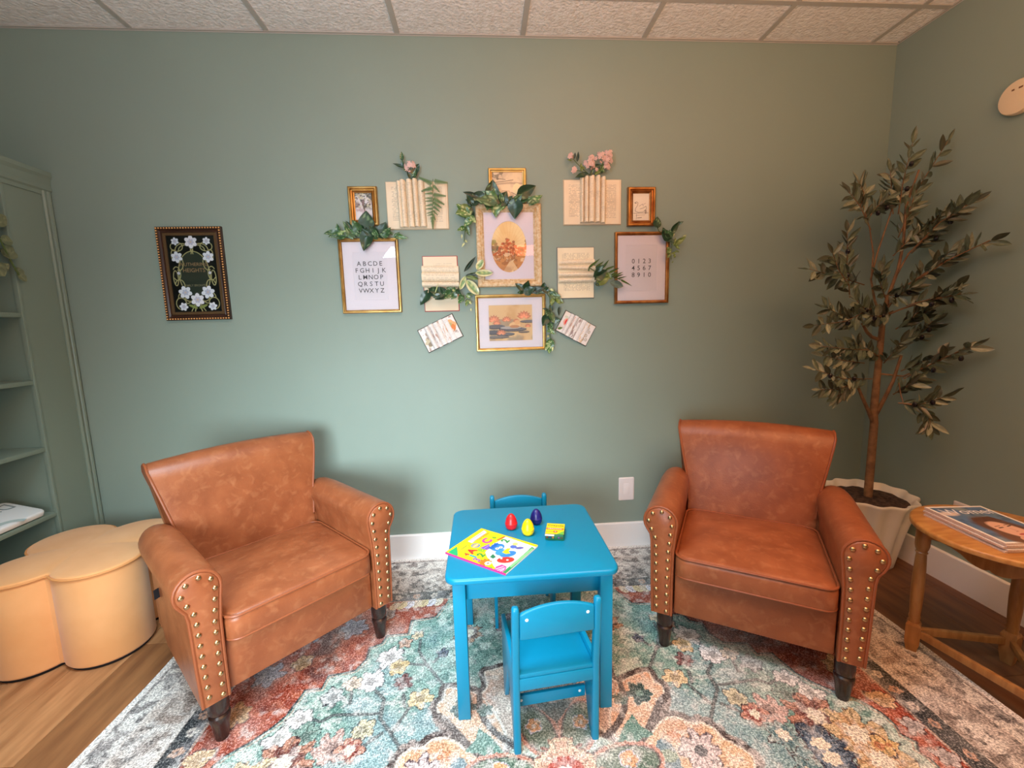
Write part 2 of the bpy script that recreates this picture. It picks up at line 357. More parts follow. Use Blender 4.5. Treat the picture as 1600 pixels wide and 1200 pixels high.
    for cx,cy,r,n,c,c2 in ((.85,.115,.085,7,(190,136,114),(122,70,62)),(.93,.04,.095,7,(214,190,148),(204,164,118)),(.79,.02,.07,6,(58,76,96),(110,128,146)),(.98,-.03,.06,6,(226,190,130),(196,130,90)),(.66,.14,.045,6,(206,150,130),(150,80,70)),(.70,.06,.05,6,(150,176,176),(96,130,136)),(.3,.62,.06,6,(190,150,120),(96,70,60)),(.12,.66,.07,6,(150,140,150),(88,92,110))):
        q.flower(cx,cy,r,n,c,None,rot=cx*5,edge=(.005,(70,50,54))); q.flower(cx,cy,r*.7,n,c2,None,rot=cx*5+.3); q.flower(cx,cy,r*.4,n,(236,226,206),None,rot=cx*5)
    # central medallion: peach lobes with taupe bands
    bd=(76,64,63)
    lobe1=[(.246,.293),(.308,.327),(.372,.342),(.378,.30),(.40,.271),(.376,.216),(.332,.162),(.273,.103),(.22,.063),(.17,.115),(.19,.2)]
    lobe2=[(.22,.063),(.272,.088),(.345,.144),(.399,.15),(.433,.125),(.469,.124),(.50,.097),(.505,.071),(.539,.038),(.559,.008),(.54,-.03),(.3,-.05),(.1,-.05),(.1,.04)]
    lobe3=[(.0,.42),(.06,.44),(.13,.43),(.2,.41),(.235,.40),(.225,.34),(.25,.29),(.24,.2),(.19,.15),(.15,.12),(.1,.2),(.0,.2)]
    lobe1,lobe2,lobe3=smooth(lobe1,4),smooth(lobe2,4),smooth(lobe3,4)
    for lb,c,w in ((lobe3,0,.045),(lobe1,0,.05),(lobe2,0,.05)):
        q.line(lb,w,bd,1,True)
    q.noise(60,(170,156,150),.8,.55,.1,21,mask=q._dist(lobe1,True)<.03); q.noise(60,(170,156,150),.8,.55,.1,22,mask=q._dist(lobe2,True)<.03)
    for lb,c in ((lobe3,(202,174,158)),(lobe1,(228,180,146)),(lobe2,(230,188,150))):
        m=q._inside(lb); q._put(m,c); q.noise(9,(206,140,104),.6,.55,.2,23,mask=m); q.noise(40,(244,222,204),.6,.5,.15,24,mask=m); q.line(lb,.006,(240,228,214),1,True)
    q.line(smooth([(.20,.05),(.273,.103),(.325,.162),(.37,.216),(.40,.235)],5,False),.024,bd); q.line(smooth([(.255,.30),(.245,.22),(.20,.15),(.15,.11)],5,False),.022,bd)
    tl=(88,142,130)
    q.fill([(.262,.17),(.245,.13),(.25,.085),(.17,.075),(.2,.12)],tl); q.fill([(.205,.13),(.235,.085),(.3,.1),(.27,.13),(.255,.175)],tl)
    q.flower(.31,.255,.045,6,(54,84,82),(120,150,140),edge=(.004,(236,214,190))); q.flower(.235,.24,.03,5,(70,100,92),None)
    q.flower(.42,.035,.062,8,(226,208,206),(96,96,100),edge=(.006,(90,72,80))); q.ell(.315,.03,.03,.055,(104,138,150)); q.ell(.315,.03,.03,.02,(150,170,150)); q.flower(.36,.09,.022,5,(214,140,96),None)
    # petals round the centre
    for cx,cy,rx,ry,ro in ((.068,.155,.047,.088,-.45),(.185,.02,.1,.048,.12)):
        q.ell(cx,cy,rx+.018,ry+.018,(206,144,124),rot=ro); q.ell(cx,cy,rx+.006,ry+.006,(76,52,54),rot=ro); q.ell(cx,cy,rx,ry,(86,116,98),rot=ro)
        q.flower(cx+.01,cy+.01,.026,5,(226,160,104),(236,214,200),edge=(.004,(206,206,226)))
    m=((u*1.0)**2+v**2)<.2**2; q.noise(45,(196,206,190),.5,.56,.12,25,mask=m)
    q.fill([(0,.17),(.07,.25),(.035,.255),(.0,.24)],(96,104,100)); q.line([(0,.16),(0,.3)],.006,bd)
    q.flower(0,0,.105,14,(236,208,176),None,depth=.14,edge=(.006,(150,96,84))); q.flower(0,0,.082,12,(226,176,150),None,depth=.12); q.ell(0,0,.06,.058,(190,70,52)); q.flower(0,0,.036,6,(240,232,226),(80,60,64))
    # overall fading
    q.noise(40,(238,234,230),.42,.55,.2,31); q.noise(3.,(236,232,226),.22,.5,.3,32)
    return q
def build_rug():
    q=rug_colours()
    xs=np.linspace(RC[0]-RW,RC[0]+RW,820); yb=np.linspace(RC[1]+RD,-1.75,440); yf=np.linspace(-1.77,RC[1]-RD,40)
    X,Y=np.meshgrid(xs,np.concatenate([yb,yf])[::-1]); U,V=np.abs(X-RC[0]),np.abs(Y-RC[1])
    ix=np.clip(((U+RW)/(2*RW)*(q.nx-1)).round().astype(int),0,q.nx-1); iy=np.clip(((V+RD)/(2*RD)*(q.ny-1)).round().astype(int),0,q.ny-1)
    c=q.a[iy,ix]
    # wear and hand-woven irregularity that is not mirrored
    k=np.clip((vnoise(X*5,Y*5,41)-.5)/.3,0,1)*.25; c=c*(1-k[...,None])+lin((240,234,228))*k[...,None]
    Xw=X+.006*np.sin(Y*7+.6)*np.clip((np.abs(X-RC[0])-1.2)/.3,0,1)
    P=np.stack([Xw,Y,np.zeros_like(X)],-1)
    m=mat_print('woven rug pile',.9,.15); N=m.node_tree.nodes; Lk=m.node_tree.links; p=N['Principled BSDF']
    tc=N.new('ShaderNodeTexCoord'); ws=[]
    for sc in ((1,2.2,1),(2.2,1,1)):
        mp=N.new('ShaderNodeMapping'); mp.inputs['Scale'].default_value=sc; Lk.new(tc.outputs['Object'],mp.inputs[0])
        n=N.new('ShaderNodeTexNoise'); n.inputs['Scale'].default_value=120; n.inputs['Detail'].default_value=2; Lk.new(mp.outputs[0],n.inputs['Vector']); ws.append(n)
    mx=N.new('ShaderNodeMath'); mx.operation='MAXIMUM'; Lk.new(ws[0].outputs[0],mx.inputs[0]); Lk.new(ws[1].outputs[0],mx.inputs[1])
    mr=N.new('ShaderNodeMapRange'); mr.inputs[1].default_value=.44; mr.inputs[2].default_value=.70; mr.inputs[3].default_value=.42; mr.inputs[4].default_value=1.5; Lk.new(mx.outputs[0],mr.inputs[0])
    at=[n for n in N if n.type=='ATTRIBUTE'][0]; vm=N.new('ShaderNodeVectorMath'); vm.operation='SCALE'; Lk.new(at.outputs['Color'],vm.inputs[0]); Lk.new(mr.outputs[0],vm.inputs['Scale'])
    m2=N.new('ShaderNodeMapRange'); m2.inputs[1].default_value=.575; m2.inputs[2].default_value=.70; m2.inputs[4].default_value=.38; Lk.new(mx.outputs[0],m2.inputs[0])
    mm=N.new('ShaderNodeMix'); mm.data_type='RGBA'; Lk.new(m2.outputs[0],mm.inputs[0]); Lk.new(vm.outputs[0],mm.inputs[6]); mm.inputs[7].default_value=L4((236,232,226)); Lk.new(mm.outputs[2],p.inputs['Base Color'])
    b=N.new('ShaderNodeBump'); b.inputs['Strength'].default_value=.5; b.inputs['Distance'].default_value=.003; Lk.new(mx.outputs[0],b.inputs['Height']); Lk.new(b.outputs[0],p.inputs['Normal'])
    rug=thing('rug','large distressed oriental rug in teal, rust and cream under the chairs','rug',(0,0,0))
    link('pile',grid_mesh('pile',P,c),m,rug)
    pr=np.concatenate([P[0],P[:,-1],P[-1][::-1],P[::-1,0]])[::3].tolist()
    obj('backing',rings([[(a,b,-.0065) for a,b,_ in pr],[(a,b,-.0004) for a,b,_ in pr]],False,False),mat('rug edge',(228,222,216),rough=.9),rug,smooth=False)
build_rug()

# ------------------------------------------------------------ armchairs
leather=mat('tan leather',(160,92,56),c2=(134,72,42),rough=.38,nscale=11,detail=8,bump=.22,bscale=160,spec=.42,lo=.3,hi=.72)
def scuff(m,c,sc,lo,hi,amt):
    N=m.node_tree.nodes; Lk=m.node_tree.links; p=N['Principled BSDF']; src=p.inputs['Base Color'].links[0].from_socket
    tc=N.new('ShaderNodeTexCoord'); n=N.new('ShaderNodeTexNoise'); n.inputs['Scale'].default_value=sc; n.inputs['Detail'].default_value=9; n.inputs['Distortion'].default_value=.6; Lk.new(tc.outputs['Object'],n.inputs['Vector'])
    mr=N.new('ShaderNodeMapRange'); mr.inputs[1].default_value=lo; mr.inputs[2].default_value=hi; mr.inputs[4].default_value=amt; Lk.new(n.outputs[0],mr.inputs[0])
    mx=N.new('ShaderNodeMix'); mx.data_type='RGBA'; Lk.new(mr.outputs[0],mx.inputs[0]); Lk.new(src,mx.inputs[6]); mx.inputs[7].default_value=L4(c); Lk.new(mx.outputs[2],p.inputs['Base Color'])
scuff(leather,(196,132,90),30,.52,.74,.30)
pipem=mat('leather piping',(146,78,44),rough=.45)
legm=mat('dark turned wood',(44,26,22),rough=.25,spec=.6)
brass=mat('antique brass nail',(200,166,122),rough=.3,metal=1)
naild=mesh('nailhead',lathe([(.0084,0),(.008,.002),(.0056,.0048),(.0022,.006)],10,cap0=False))
def arm_outline(i=0):
    # i: inset; x outwards, z up
    c=(.312,.533); r=.064-i; pts=[(.262+i,.152+i*.3),(.262+i,.30),(.26+i,.42),(.253+i,.49)]
    for a in range(190,-36,-15):
        t=math.radians(a); pts.append((c[0]+r*math.cos(t),c[1]+r*math.sin(t)))
    pts+=[(.352-i,.478),(.3475-i,.45),(.346-i,.40),(.344-i,.28),(.340-i,.152+i*.3)]
    return pts
def build_armchair(name,label):
    t=thing(name,label,'armchair',group='brown leather armchairs')
    # base with front apron and back shell
    b=MB().add(box(-.258,.258,-.018,.48,.155,.335))
    bo=obj('base',b,leather,t,bevel=.008)
    shell=MB().add(rings([[(-.335,.44,.16),(.335,.44,.16),(.335,.56,.16),(-.335,.56,.16)],[(-.335,.44,.5),(.335,.44,.5),(.335,.575,.5),(-.335,.575,.5)]]))
    obj('back_shell',shell,leather,t,bevel=.012)
    for s in (-1,1):
        o0=arm_outline(); secs=[]
        for y,sc in ((-.03,.0),(-.02,0),(.1,0),(.25,.0),(.40,.0),(.47,.004),(.5,.012)):
            oi=arm_outline(sc); secs.append([(s*x,y,z) for x,z in oi])
        arm=obj('arm',rings(secs),leather,t,ang=50)
        oi=arm_outline(.008); secs=[[(s*x,-.03,z) for x,z in oi],[(s*x,-.037,z) for x,z in oi],[(s*x,-.041,z) for x,z in arm_outline(.012)]]
        obj('arm_panel',rings(secs),leather,arm,ang=50)
        obj('piping',tube([(s*x,-.034,z) for x,z in arm_outline(.004)],.0052,8),pipem,arm)
        # nailheads follow the outline inset
        ln=arm_outline(.021); d=0; step=.0355; nxt=.012; R=Matrix.Rotation(PI/2,4,'X')
        for (x0,z0),(x1,z1) in zip(ln,ln[1:]):
            L=math.hypot(x1-x0,z1-z0)
            while nxt<=d+L:
                k=(nxt-d)/L; link('nailhead',naild,brass,arm,M=Matrix.Translation((s*(x0+(x1-x0)*k),-.0405,z0+(z1-z0)*k))@R); nxt+=step
            d+=L
        # legs
        lp=[(.0305,.158),(.031,.12),(.0295,.098),(.026,.092),(.031,.086),(.0315,.078),(.027,.06),(.0205,.012),(.019,.0)]
        obj('leg',lathe([(r,z) for r,z in lp[::-1]],18,(s*.292,-.003,0)),legm,t)
        obj('leg',rings([[(s*.285+a*.5,.50+b*.5+.02,0) for a,b in ((-.04,-.04),(.04,-.04),(.04,.04),(-.04,.04))],[(s*.285+a,.50+b,.158) for a,b in ((-.028,-.028),(.028,-.028),(.028,.028),(-.028,.028))]]),legm,t,bevel=.004)
    # backrest: profile (y,z) swept across, rolled over at the top
    pr=[(.42,.34),(.435,.45),(.455,.57),(.478,.68),(.497,.745),(.515,.782),(.538,.803),(.565,.808),(.592,.797),(.607,.772),(.606,.745),(.592,.715),(.575,.64),(.565,.5),(.56,.34)]
    secs=[]; xsn=[-1,-.985,-.95,-.8,-.5,-.2,.2,.5,.8,.95,.985,1]
    for q in xsn:
        e=max(0,(abs(q)-.95)/.05); sec=[]
        for y,z in pr:
            hw=.253+.062*max(0,min(1,(z-.50)/.28))
            ins=.012*e*e; cy,cz=.52,.6
            dy,dz=(y-cy),(z-cz); k=1-ins*3.2
            bulge=-.012*(1-q*q)*max(0,min(1,(z-.34)/.2)) if y<.52 else 0
            sec.append((hw*q,cy+dy*k+bulge,cz+dz*(1-ins*1.0)+.016*(1-q*q)*max(0,(z-.68)/.12)))
        secs.append(sec)
    br=obj('backrest',rings(secs),leather,t,ang=50)
    for s in (-1,1):
        path=[]
        for y,z in pr[1:12]:
            hw=.253+.062*max(0,min(1,(z-.50)/.28)); path.append((s*(hw-.004),.52+(y-.52)*1.0,.6+(z-.6)*1.0))
        obj('piping',tube(path,.0052,8),pipem,br)
    # seat cushion
    fo=lambda i:outline_rr(-.257+i,.257-i,-.058+i,.43-i,.045)
    cu=obj('seat_cushion',slab(fo,.324,.418,.016,.026,5,crown=.018,caps=5),leather,t,ang=60)
    for z,i in ((.411,.0025),(.333,.003)): obj('piping',tube([(x,y,z) for x,y in outline_rr(-.257+i,.257-i,-.058+i,.43-i,.045)],.0046,8,True),pipem,cu)
    return t
RANG=math.radians(-31.285); LANG=math.radians(45.416)
a1=build_armchair('armchair','brown leather armchair with nailhead trim beside the tan ottoman')
a2=copy_tree(a1); a2['label']='brown leather armchair with nailhead trim in front of the potted olive tree'
a1.location=(-.828,-.825,0); a1.rotation_euler=(0,0,LANG); a2.location=(.7995,-.935,0); a2.rotation_euler=(0,0,RANG)
tg=obj('care_tag',box(-.3475,-.3435,.2,.201,.40,.445),mat('black woven tag',(30,30,36),rough=.8),a1,smooth=False,label='small black woven tag sewn in the side seam')
tg.matrix_local=Matrix.Translation((-.3445,.37,.38))@Matrix.Rotation(.5,4,'Z'); tg.data=mesh('care_tag',box(-.02,0,-.0008,.0008,-.018,.018),smooth=False); tg.data.materials.append(MATS['black woven tag'])

# ------------------------------------------------------------ clover ottoman
velvet=mat('apricot velvet',(244,178,118),c2=(234,164,102),rough=.75,nscale=5,detail=5,bump=.08,bscale=300,spec=.25)
velvet.node_tree.nodes['Principled BSDF'].inputs['Sheen Weight'].default_value=.35
def clover(i,n=96,D=.17,R=.144):
    out=[]
    for k in range(n):
        a=2*PI*(k+.5)/n; best=0; fa=(a+PI/4)%(PI/2)-PI/4   # lobe axis at 0
        r=R-i; dd=D*math.cos(fa); s=r*r-(D*math.sin(fa))**2
        best=dd+math.sqrt(max(s,0)); out.append((best*math.cos(a),best*math.sin(a)))
    return out
ot=thing('ottoman','clover shaped ottoman in apricot velvet between bookcase and armchair','ottoman',(-1.888,-.452,ZF),math.radians(-36))
obj('body',slab(clover,.012,.386,.012,.012,4),velvet,ot,ang=28)
obj('cushion_top',slab(lambda i:clover(i+.002),.386,.398,.004,.008,3,crown=.012,caps=4),velvet,ot,ang=35)
obj('piping',tube([(x,y,.3885) for x,y in clover(-.0015)],.0045,8,True),mat('apricot piping',(226,154,92),rough=.7),ot)
obj('base_pad',slab(lambda i:clover(i+.012),0,.0125,0,0),mat('black felt',(24,20,18),rough=.95),ot,smooth=False)

# ------------------------------------------------------------ children's table and chairs
blue=mat('teal blue lacquer',(6,134,174),rough=.34,spec=.4,bump=.03,bscale=40)
capm=mat('white screw cap',(236,240,242),rough=.4)
tb=thing('kids_table','small turquoise blue painted table on the rug between the armchairs','table',(-.0085,-.8025,0))
fo=lambda i:outline_rr(-.2835+i,.2835-i,-.2625+i,.2625-i,.04)
obj('tabletop',slab(fo,.489,.51,.005,.008,4),blue,tb,ang=40)
obj('apron',box(-.238,.238,-.222,-.206,.415,.488),blue,tb,bevel=.001); obj('apron',box(-.238,.238,.206,.222,.415,.488),blue,tb,bevel=.001)
obj('apron',box(-.245,-.229,-.2,.2,.415,.488),blue,tb,bevel=.001); obj('apron',box(.229,.245,-.2,.2,.415,.488),blue,tb,bevel=.001)
for sx in (-1,1):
    for sy in (-1,1): obj('leg',box(*sorted((sx*.26,sx*.219)),*sorted((sy*.25,sy*.209)),0,.4885),blue,tb,bevel=.003)
def build_kchair(label):
    # origin between the rear feet, seat towards +y
    t=thing('kids_chair',label,'chair',group='turquoise children\'s chairs')
    hw=.136
    for s in (-1,1):
        x=s*(hw-.0115)
        post=[]
        for z,dy in ((.0,0),(.28,-.004),(.47,-.022),(.486,-.0225),(.4935,-.023),(.497,-.0235)):
            k={.486:.97,.4935:.82,.497:.5}.get(z,1); post.append([(x+a*k*.0115,dy+b*k*.013,z) for a,b in [(math.copysign(abs(math.cos(2*PI*j/12+.26))**.6,math.cos(2*PI*j/12+.26)),math.copysign(abs(math.sin(2*PI*j/12+.26))**.6,math.sin(2*PI*j/12+.26))) for j in range(12)]])
        obj('back_post',rings(post),blue,t,ang=50)
        side=[(.0135,0),(.034,0),(.095,.165),(.135,.165),(.205,0),(.234,0),(.246,.16),(.248,.285),(.0135,.285)]
        obj('side_panel',prism([(a,b) for a,b in side],x-.007,x+.007,'x'),blue,t,bevel=.002)
    # curved top rail
    n=12; pl=[]
    for i in range(n+1): q=-1+2*i/n; pl.append(((hw-.023)*q,.472+.022*(1-q*q)))
    poly=pl+[((hw-.023),.392),(-(hw-.023),.392)]
    ra=obj('top_rail',MB().add(prism(poly,-.029,-.015)),blue,t,bevel=.004,ang=50)
    for s in (-1,1): obj('screw_cap',sph((s*.092,-.0295,.455),.0052,.002,.0052),capm,ra)
    obj('seat',box(-.117,.117,-.01,.236,.252,.266),blue,t,bevel=.003)
    obj('seat_rail',box(-.1172,.1172,-.012,.003,.212,.2515),blue,t,bevel=.002)
    st=obj('stretcher',box(-.117,.117,.068,.080,.082,.12),blue,t,bevel=.002)
    for s in (-1,1): obj('screw_cap',sph((s*.098,.0675,.104),.005,.002,.005),capm,st)
    return t
k1=build_kchair('near turquoise child\'s chair seen from behind, on the rug at the small table')
k2=copy_tree(k1); k2['label']='far turquoise child\'s chair behind the small table, mostly hidden by it'
k1.location=(.0425,-1.16,0); k1.rotation_euler=(0,0,.098); k2.location=(0,-.395,0); k2.rotation_euler=(0,0,PI)
# things on the table
TZ=.51
egg=lathe([(.0125*1.0,0),(.019,.004),(.0225,.011),(.0238,.0175),(.0236,.022),(.0243,.0225),(.0243,.0245),(.0236,.025),(.0225,.032),(.0195,.042),(.0145,.052),(.008,.059),(.003,.0618)],22)
for (x,y),c,nm in (((-0.0575,-0.742),(214,28,36),'red'),((0.002,-0.7962),(250,216,10),'yellow'),((0.0447,-0.7107),(28,26,104),'navy blue')):
    e=obj('egg_crayon',egg,mat('wax '+nm,c,rough=.35,bump=.05,bscale=120),ang=60); e.location=(x,y,TZ)
    tag(e,nm+' egg shaped crayon standing on the small turquoise table','crayon','egg shaped crayons on the table')
def lettering(body,size,m,parent,M,align='CENTER',spacing=1.,line=1.,label=None,bold=.004):
    me=text_mesh(body,size,align,0,spacing,line,bold).copy(); return link('lettering',me,m,parent,M=M,label=label)
prn=mat_print('printed paper',.55); prg=mat_print('glossy print',.3)
# activity book
BKC=(-.136,-.897); BKA=math.radians(52.5)
ab=thing('activity_book','bright yellow and white activity book with letters and cartoon animals on the blue table','book',(BKC[0],BKC[1],TZ),BKA)
obj('pages',box(-.102,.102,-.127,.127,.0006,.0058),mat('book pages',(240,238,232),rough=.8),ab,smooth=False)
obj('spine',box(-.1045,-.1022,-.1275,.1275,0,.0066),mat('pink cover edge',(226,50,130),rough=.4),ab,smooth=False)
def act_cover():
    c=Canvas(.207,.255,.0011,(255,222,10))
    c.fill(((0.0967,0.0086),(0.0711,0.0073),(0.0303,0.0159),(-0.0319,0.007),(-0.0539,-0.0172),(-0.0709,-0.0473),(-0.0873,-0.0691),(-0.118,-0.1239),(0.0712,-0.1504),(0.0881,-0.1309)),(252,252,250))
    c.fill(((-0.0989,0.1194),(-0.0526,0.1179),(-0.0933,0.0789),(-0.1068,0.0714)),(30,176,110))
    c.fill(((-0.1155,-0.1152),(-0.1284,-0.138),(0.0691,-0.1468),(0.083,-0.1142)),(40,150,84)); c.fill(((-0.0609,-0.113),(-0.0667,-0.1239),(0.0685,-0.1301),(0.0759,-0.1185)),(150,206,150),.8); c.fill(((-0.1182,-0.1298),(-0.1291,-0.143),(0.0807,-0.1425),(0.0834,-0.1312)),(250,250,250))
    c.fill(((-0.0039,0.1079),(0.0954,0.1087),(0.0871,0.0894),(-0.0064,0.0862)),(250,246,240))
    for a,b in (((0.0022,0.1044),(0.0832,0.1008)),((0.0073,0.0888),(0.0746,0.0872))): c.line([a,b],.004,(226,70,90),.8)
    def E(p,rx,ry,col,rot=0): c.ell(p[0],p[1],rx,ry,col,rot=rot)
    l=((-0.0491,0.0916),(-0.0133,0.0642),(-0.0001,0.0256),(0.0173,-0.0119),(-0.001,-0.068),(-0.004,-0.0398),(0.0127,-0.0562),(0.0531,-0.0802),(-0.0369,-0.0824),(-0.0403,-0.0326),(-0.0842,-0.0323),(-0.0839,-0.0433),(-0.1034,-0.0662),(-0.0905,-0.0977),(0.0684,-0.0525),(0.0781,0.0175),(0.0492,-0.0574))
    E(l[0],.026,.019,(196,150,0)); E(l[0],.024,.017,(255,226,20))
    E(l[1],.016,.016,(70,130,190)); E(l[1],.014,.010,(244,170,90)); E(l[1],.014,.004,(250,220,150))
    c.fill(((-0.0183,0.0399),(0.0225,0.029),(-0.0036,0.0071),(-0.0184,0.0119)),(130,84,190)); c.line(((-0.0145,0.0254),(0.0156,0.0239)),.003,(190,150,230))
    E(l[3],.027,.022,(52,132,214)); E(l[4],.030,.019,(52,132,214),-.6); E(l[5],.022,.018,(60,150,226)); E(l[16],.012,.012,(80,110,200))
    for k in (-1,0,1): c.flower(l[3][0]+.015*k,l[3][1]+.018,.011,5,(30,100,190),None)
    for q in ((0.0094,-0.0149),(0.0228,-0.0211)): E(q,.007,.007,(250,250,250)); E(q,.003,.003,(20,30,60))
    c.fill(((-0.0019,-0.0434),(0.0268,-0.0441),(0.0379,-0.0546),(0.0149,-0.0598),(0.0065,-0.0729),(-0.0053,-0.0609)),(250,220,30))
    E(l[7],.015,.008,(90,90,170),-.9); E(l[8],.030,.019,(222,52,48),-.9)
    for q in ((-0.0365,-0.0649),(-0.0338,-0.0876)): E(q,.004,.004,(250,250,250))
    c.fill(((-0.0492,-0.0251),(-0.0276,-0.0234),(-0.0381,-0.0436),(-0.0526,-0.0415)),(40,120,80))
    c.flower(l[10][0],l[10][1],.024,9,(240,120,30),None); E(l[11],.012,.011,(252,240,226)); E(l[11],.004,.003,(90,50,30))
    E(l[12],.009,.007,(110,190,40)); c.fill(((-0.1099,-0.0854),(-0.0861,-0.0779),(-0.0657,-0.0877),(-0.0684,-0.1074),(-0.0872,-0.1167),(-0.1077,-0.1121)),(232,60,150)); 
    for a,b in (((-0.0975,-0.0861),(-0.074,-0.0982)),((-0.1025,-0.0944),(-0.0787,-0.1073)),((-0.1051,-0.1033),(-0.0873,-0.1097))): c.line([a,b],.004,(252,226,240),.9)
    c.line(((0.0614,0.0193),(0.0925,0.0112)),.007,(200,40,50)); E(l[14],.010,.010,(244,214,120))
    return c
acv=link('cover',canvas_mesh('cover',act_cover(),'xy',.0064),prg,ab)
for body,s,c,p in (('A',.032,(220,40,40),(-0.0509,0.0506)),('B',.026,(130,196,40),(-0.0287,0.0253)),('2',.03,(60,150,60),(-0.0547,0.0067)),('1',.03,(40,160,190),(-0.0753,0.0245)),('3',.028,(150,90,170),(-0.0864,0.0002)),('C',.036,(230,60,160),(0.0339,0.0483)),('2',.032,(50,150,80),(0.0687,-0.0104)),('4',.02,(220,60,50),(-0.0775,0.0526)),('6',.018,(80,170,50),(0.0675,0.04)),('Crayola',.0125,(30,130,60),(-0.0491,0.0916)),('Color & Sticker',.0105,(250,90,40),(0.0543,0.0803))):
    lettering(body,s*(1.3 if len(body)<2 else 1),mat('ink %d %d %d'%c,c,rough=.5),acv,Matrix.Translation((p[0],p[1],.0069)),bold=.05 if len(body)<2 else .014)
# crayon box
cb=thing('crayon_box','small yellow and green crayon box lying on the turquoise table','box',(.103,-.815,TZ),math.radians(-14))
obj('carton',box(-.034,.034,-.04,.046,0,.0235),mat('green carton',(24,96,64),rough=.45),cb,bevel=.0015)
cc=Canvas(.068,.086,.0011,(252,216,16)); cc.fill([(.034,-.043),(.034,-.012),(.006,-.043)],(110,190,70)); cc.line([(-.03,-.0),(.026,-.0)],.015,(238,130,30)); cc.ell(.002,-.022,.008,.008,(226,96,30)); cc.line([(-.034,-.043),(.034,-.043)],.005,(40,120,70)); cc.line([(-.034,-.024),(-.008,-.022)],.003,(226,120,40))
cf=link('front_print',canvas_mesh('front_print',cc,'xy',.0239),prg,cb,loc=(0,.003,0))
inkg=mat('green ink',(20,90,50),rough=.5); inkw=mat('white ink',(250,246,236),rough=.5)
lettering('Crayola',.0195,inkg,cf,Matrix.Translation((0,.026,.0243))); lettering('CRAYONS',.0115,inkw,cf,Matrix.Translation((-.002,-.0,.0243))); lettering('8',.012,inkw,cf,Matrix.Translation((.002,-.022,.0243)))
obj('flap',box(-.034,.0,-.052,-.0402,.0225,.0235),mat('carton flap',(222,214,206),rough=.6),cb,smooth=False)
for i,c in enumerate(((170,40,40),(40,60,150),(226,130,40),(40,120,60),(110,60,130),(90,60,40))): obj('crayon',lathe([(.002,-.0035),(.0042,0),(.0042,.05)],8),mat('crayon %d'%i,c,rough=.5),cb,M=Matrix.Translation((-.0265+i*.0106,-.0395,.011))@Matrix.Rotation(-PI/2,4,'X'))

# ------------------------------------------------------------ outlets, detector
plm=mat('white wall plate',(236,230,232),rough=.3)
def outlet(name,label,loc,rz):
    t=thing(name,label,'outlet',loc,rz)
    obj('plate',rings([[(x,0,z) for x,z in outline_rr(-.045,.045,-.0685,.0685,.006)],[(x,-.003,z) for x,z in outline_rr(-.045,.045,-.0685,.0685,.006)],[(x,-.0058,z) for x,z in outline_rr(-.0405,.0405,-.064,.064,.005)]]),plm,t,ang=25)
    obj('insert',prism(outline_rr(-.0165,.0165,-.033,.033,.002),-.0072,-.005),plm,t,bevel=.0006)
    return t
outlet('wall_outlet','white outlet plate low on the green back wall above the baseboard',(.655,-.0003,.345),0)
outlet('wall_outlet','pale outlet plate on the right wall behind the round side table',(XR-.0003,-.562,.345),-PI/2)
dt=thing('smoke_detector','round cream detector high on the right wall','detector',(XR-.0003,-.593,2.163),0)
R90=Matrix.Rotation(-PI/2,4,'Y')
crm=mat('cream plastic',(236,214,182),rough=.45)
obj('base',lathe([(.063,0),(.0645,.003),(.0645,.012),(.061,.013)],36),crm,dt,M=R90); obj('cover',lathe([(.061,.0125),(.067,.014),(.067,.026),(.063,.033),(.05,.0355),(.0,.036)],36,cap1=False),crm,dt,M=R90)
dk=mat('dark slot',(120,84,56),rough=.7)
for a,b,w in ((.03,.012,.009),(.03,-.014,.014)): obj('slot',box(-.0368,-.0352,b-w/2,b+w/2,a-.003,a+.003),dk,dt,smooth=False)

# ------------------------------------------------------------ built-in bookcase on the left wall
bx=-2.196
bc=thing('bookcase','built-in sage green bookcase along the left wall with open shelves','bookcase',(0,0,0))
obj('back_panel',box(XL+.001,XL+.012,-1.9,-.001,ZF,1.985),cabpaint,bc,smooth=False)
obj('end_panel',box(XL+.012,bx-.001,-.222,-.204,ZF,1.985),cabpaint,bc,smooth=False)
obj('stile',box(bx-.018,bx,-.214,-.046,ZF,1.985),cabpaint,bc,smooth=False)
obj('stile_edge',box(bx-.018,bx+.003,-.228,-.2145,ZF,1.985),cabpaint,bc,bevel=.002)
obj('far_end',box(XL+.012,bx,-1.9,-1.88,ZF,1.985),cabpaint,bc,smooth=False)
cas=[(-.0455,bx-.018),(-.0455,bx+.006),(-.040,bx+.011),(-.034,bx+.011),(-.0275,bx+.005),(-.024,bx+.004),(-.020,bx+.011),(-.012,bx+.013),(-.006,bx+.010),(-.001,bx+.004),(-.001,bx-.018)]
obj('casing',rings([[(x,y,z) for y,x in cas] for z in (ZF,1.985)]),cabpaint,bc,ang=25)
cr=[(bx-.02,1.965),(bx+.006,1.965),(bx+.006,1.983),(bx+.013,1.99),(bx+.013,2.0),(bx+.011,2.012),(bx+.014,2.04),(bx+.022,2.055),(bx+.022,2.074),(XL+.012,2.074),(XL+.012,2.05),(bx-.02,2.05)]
obj('crown',rings([[(a,y,b) for a,b in cr] for y in (-1.9,-.001)]),cabpaint,bc,smooth=False)
for z in (1.70,1.408,1.103,.788,.472,.16): obj('shelf',box(XL+.012,bx-.002,-1.88,-.2225,z-.02,z),cabpaint,bc,bevel=.0015)
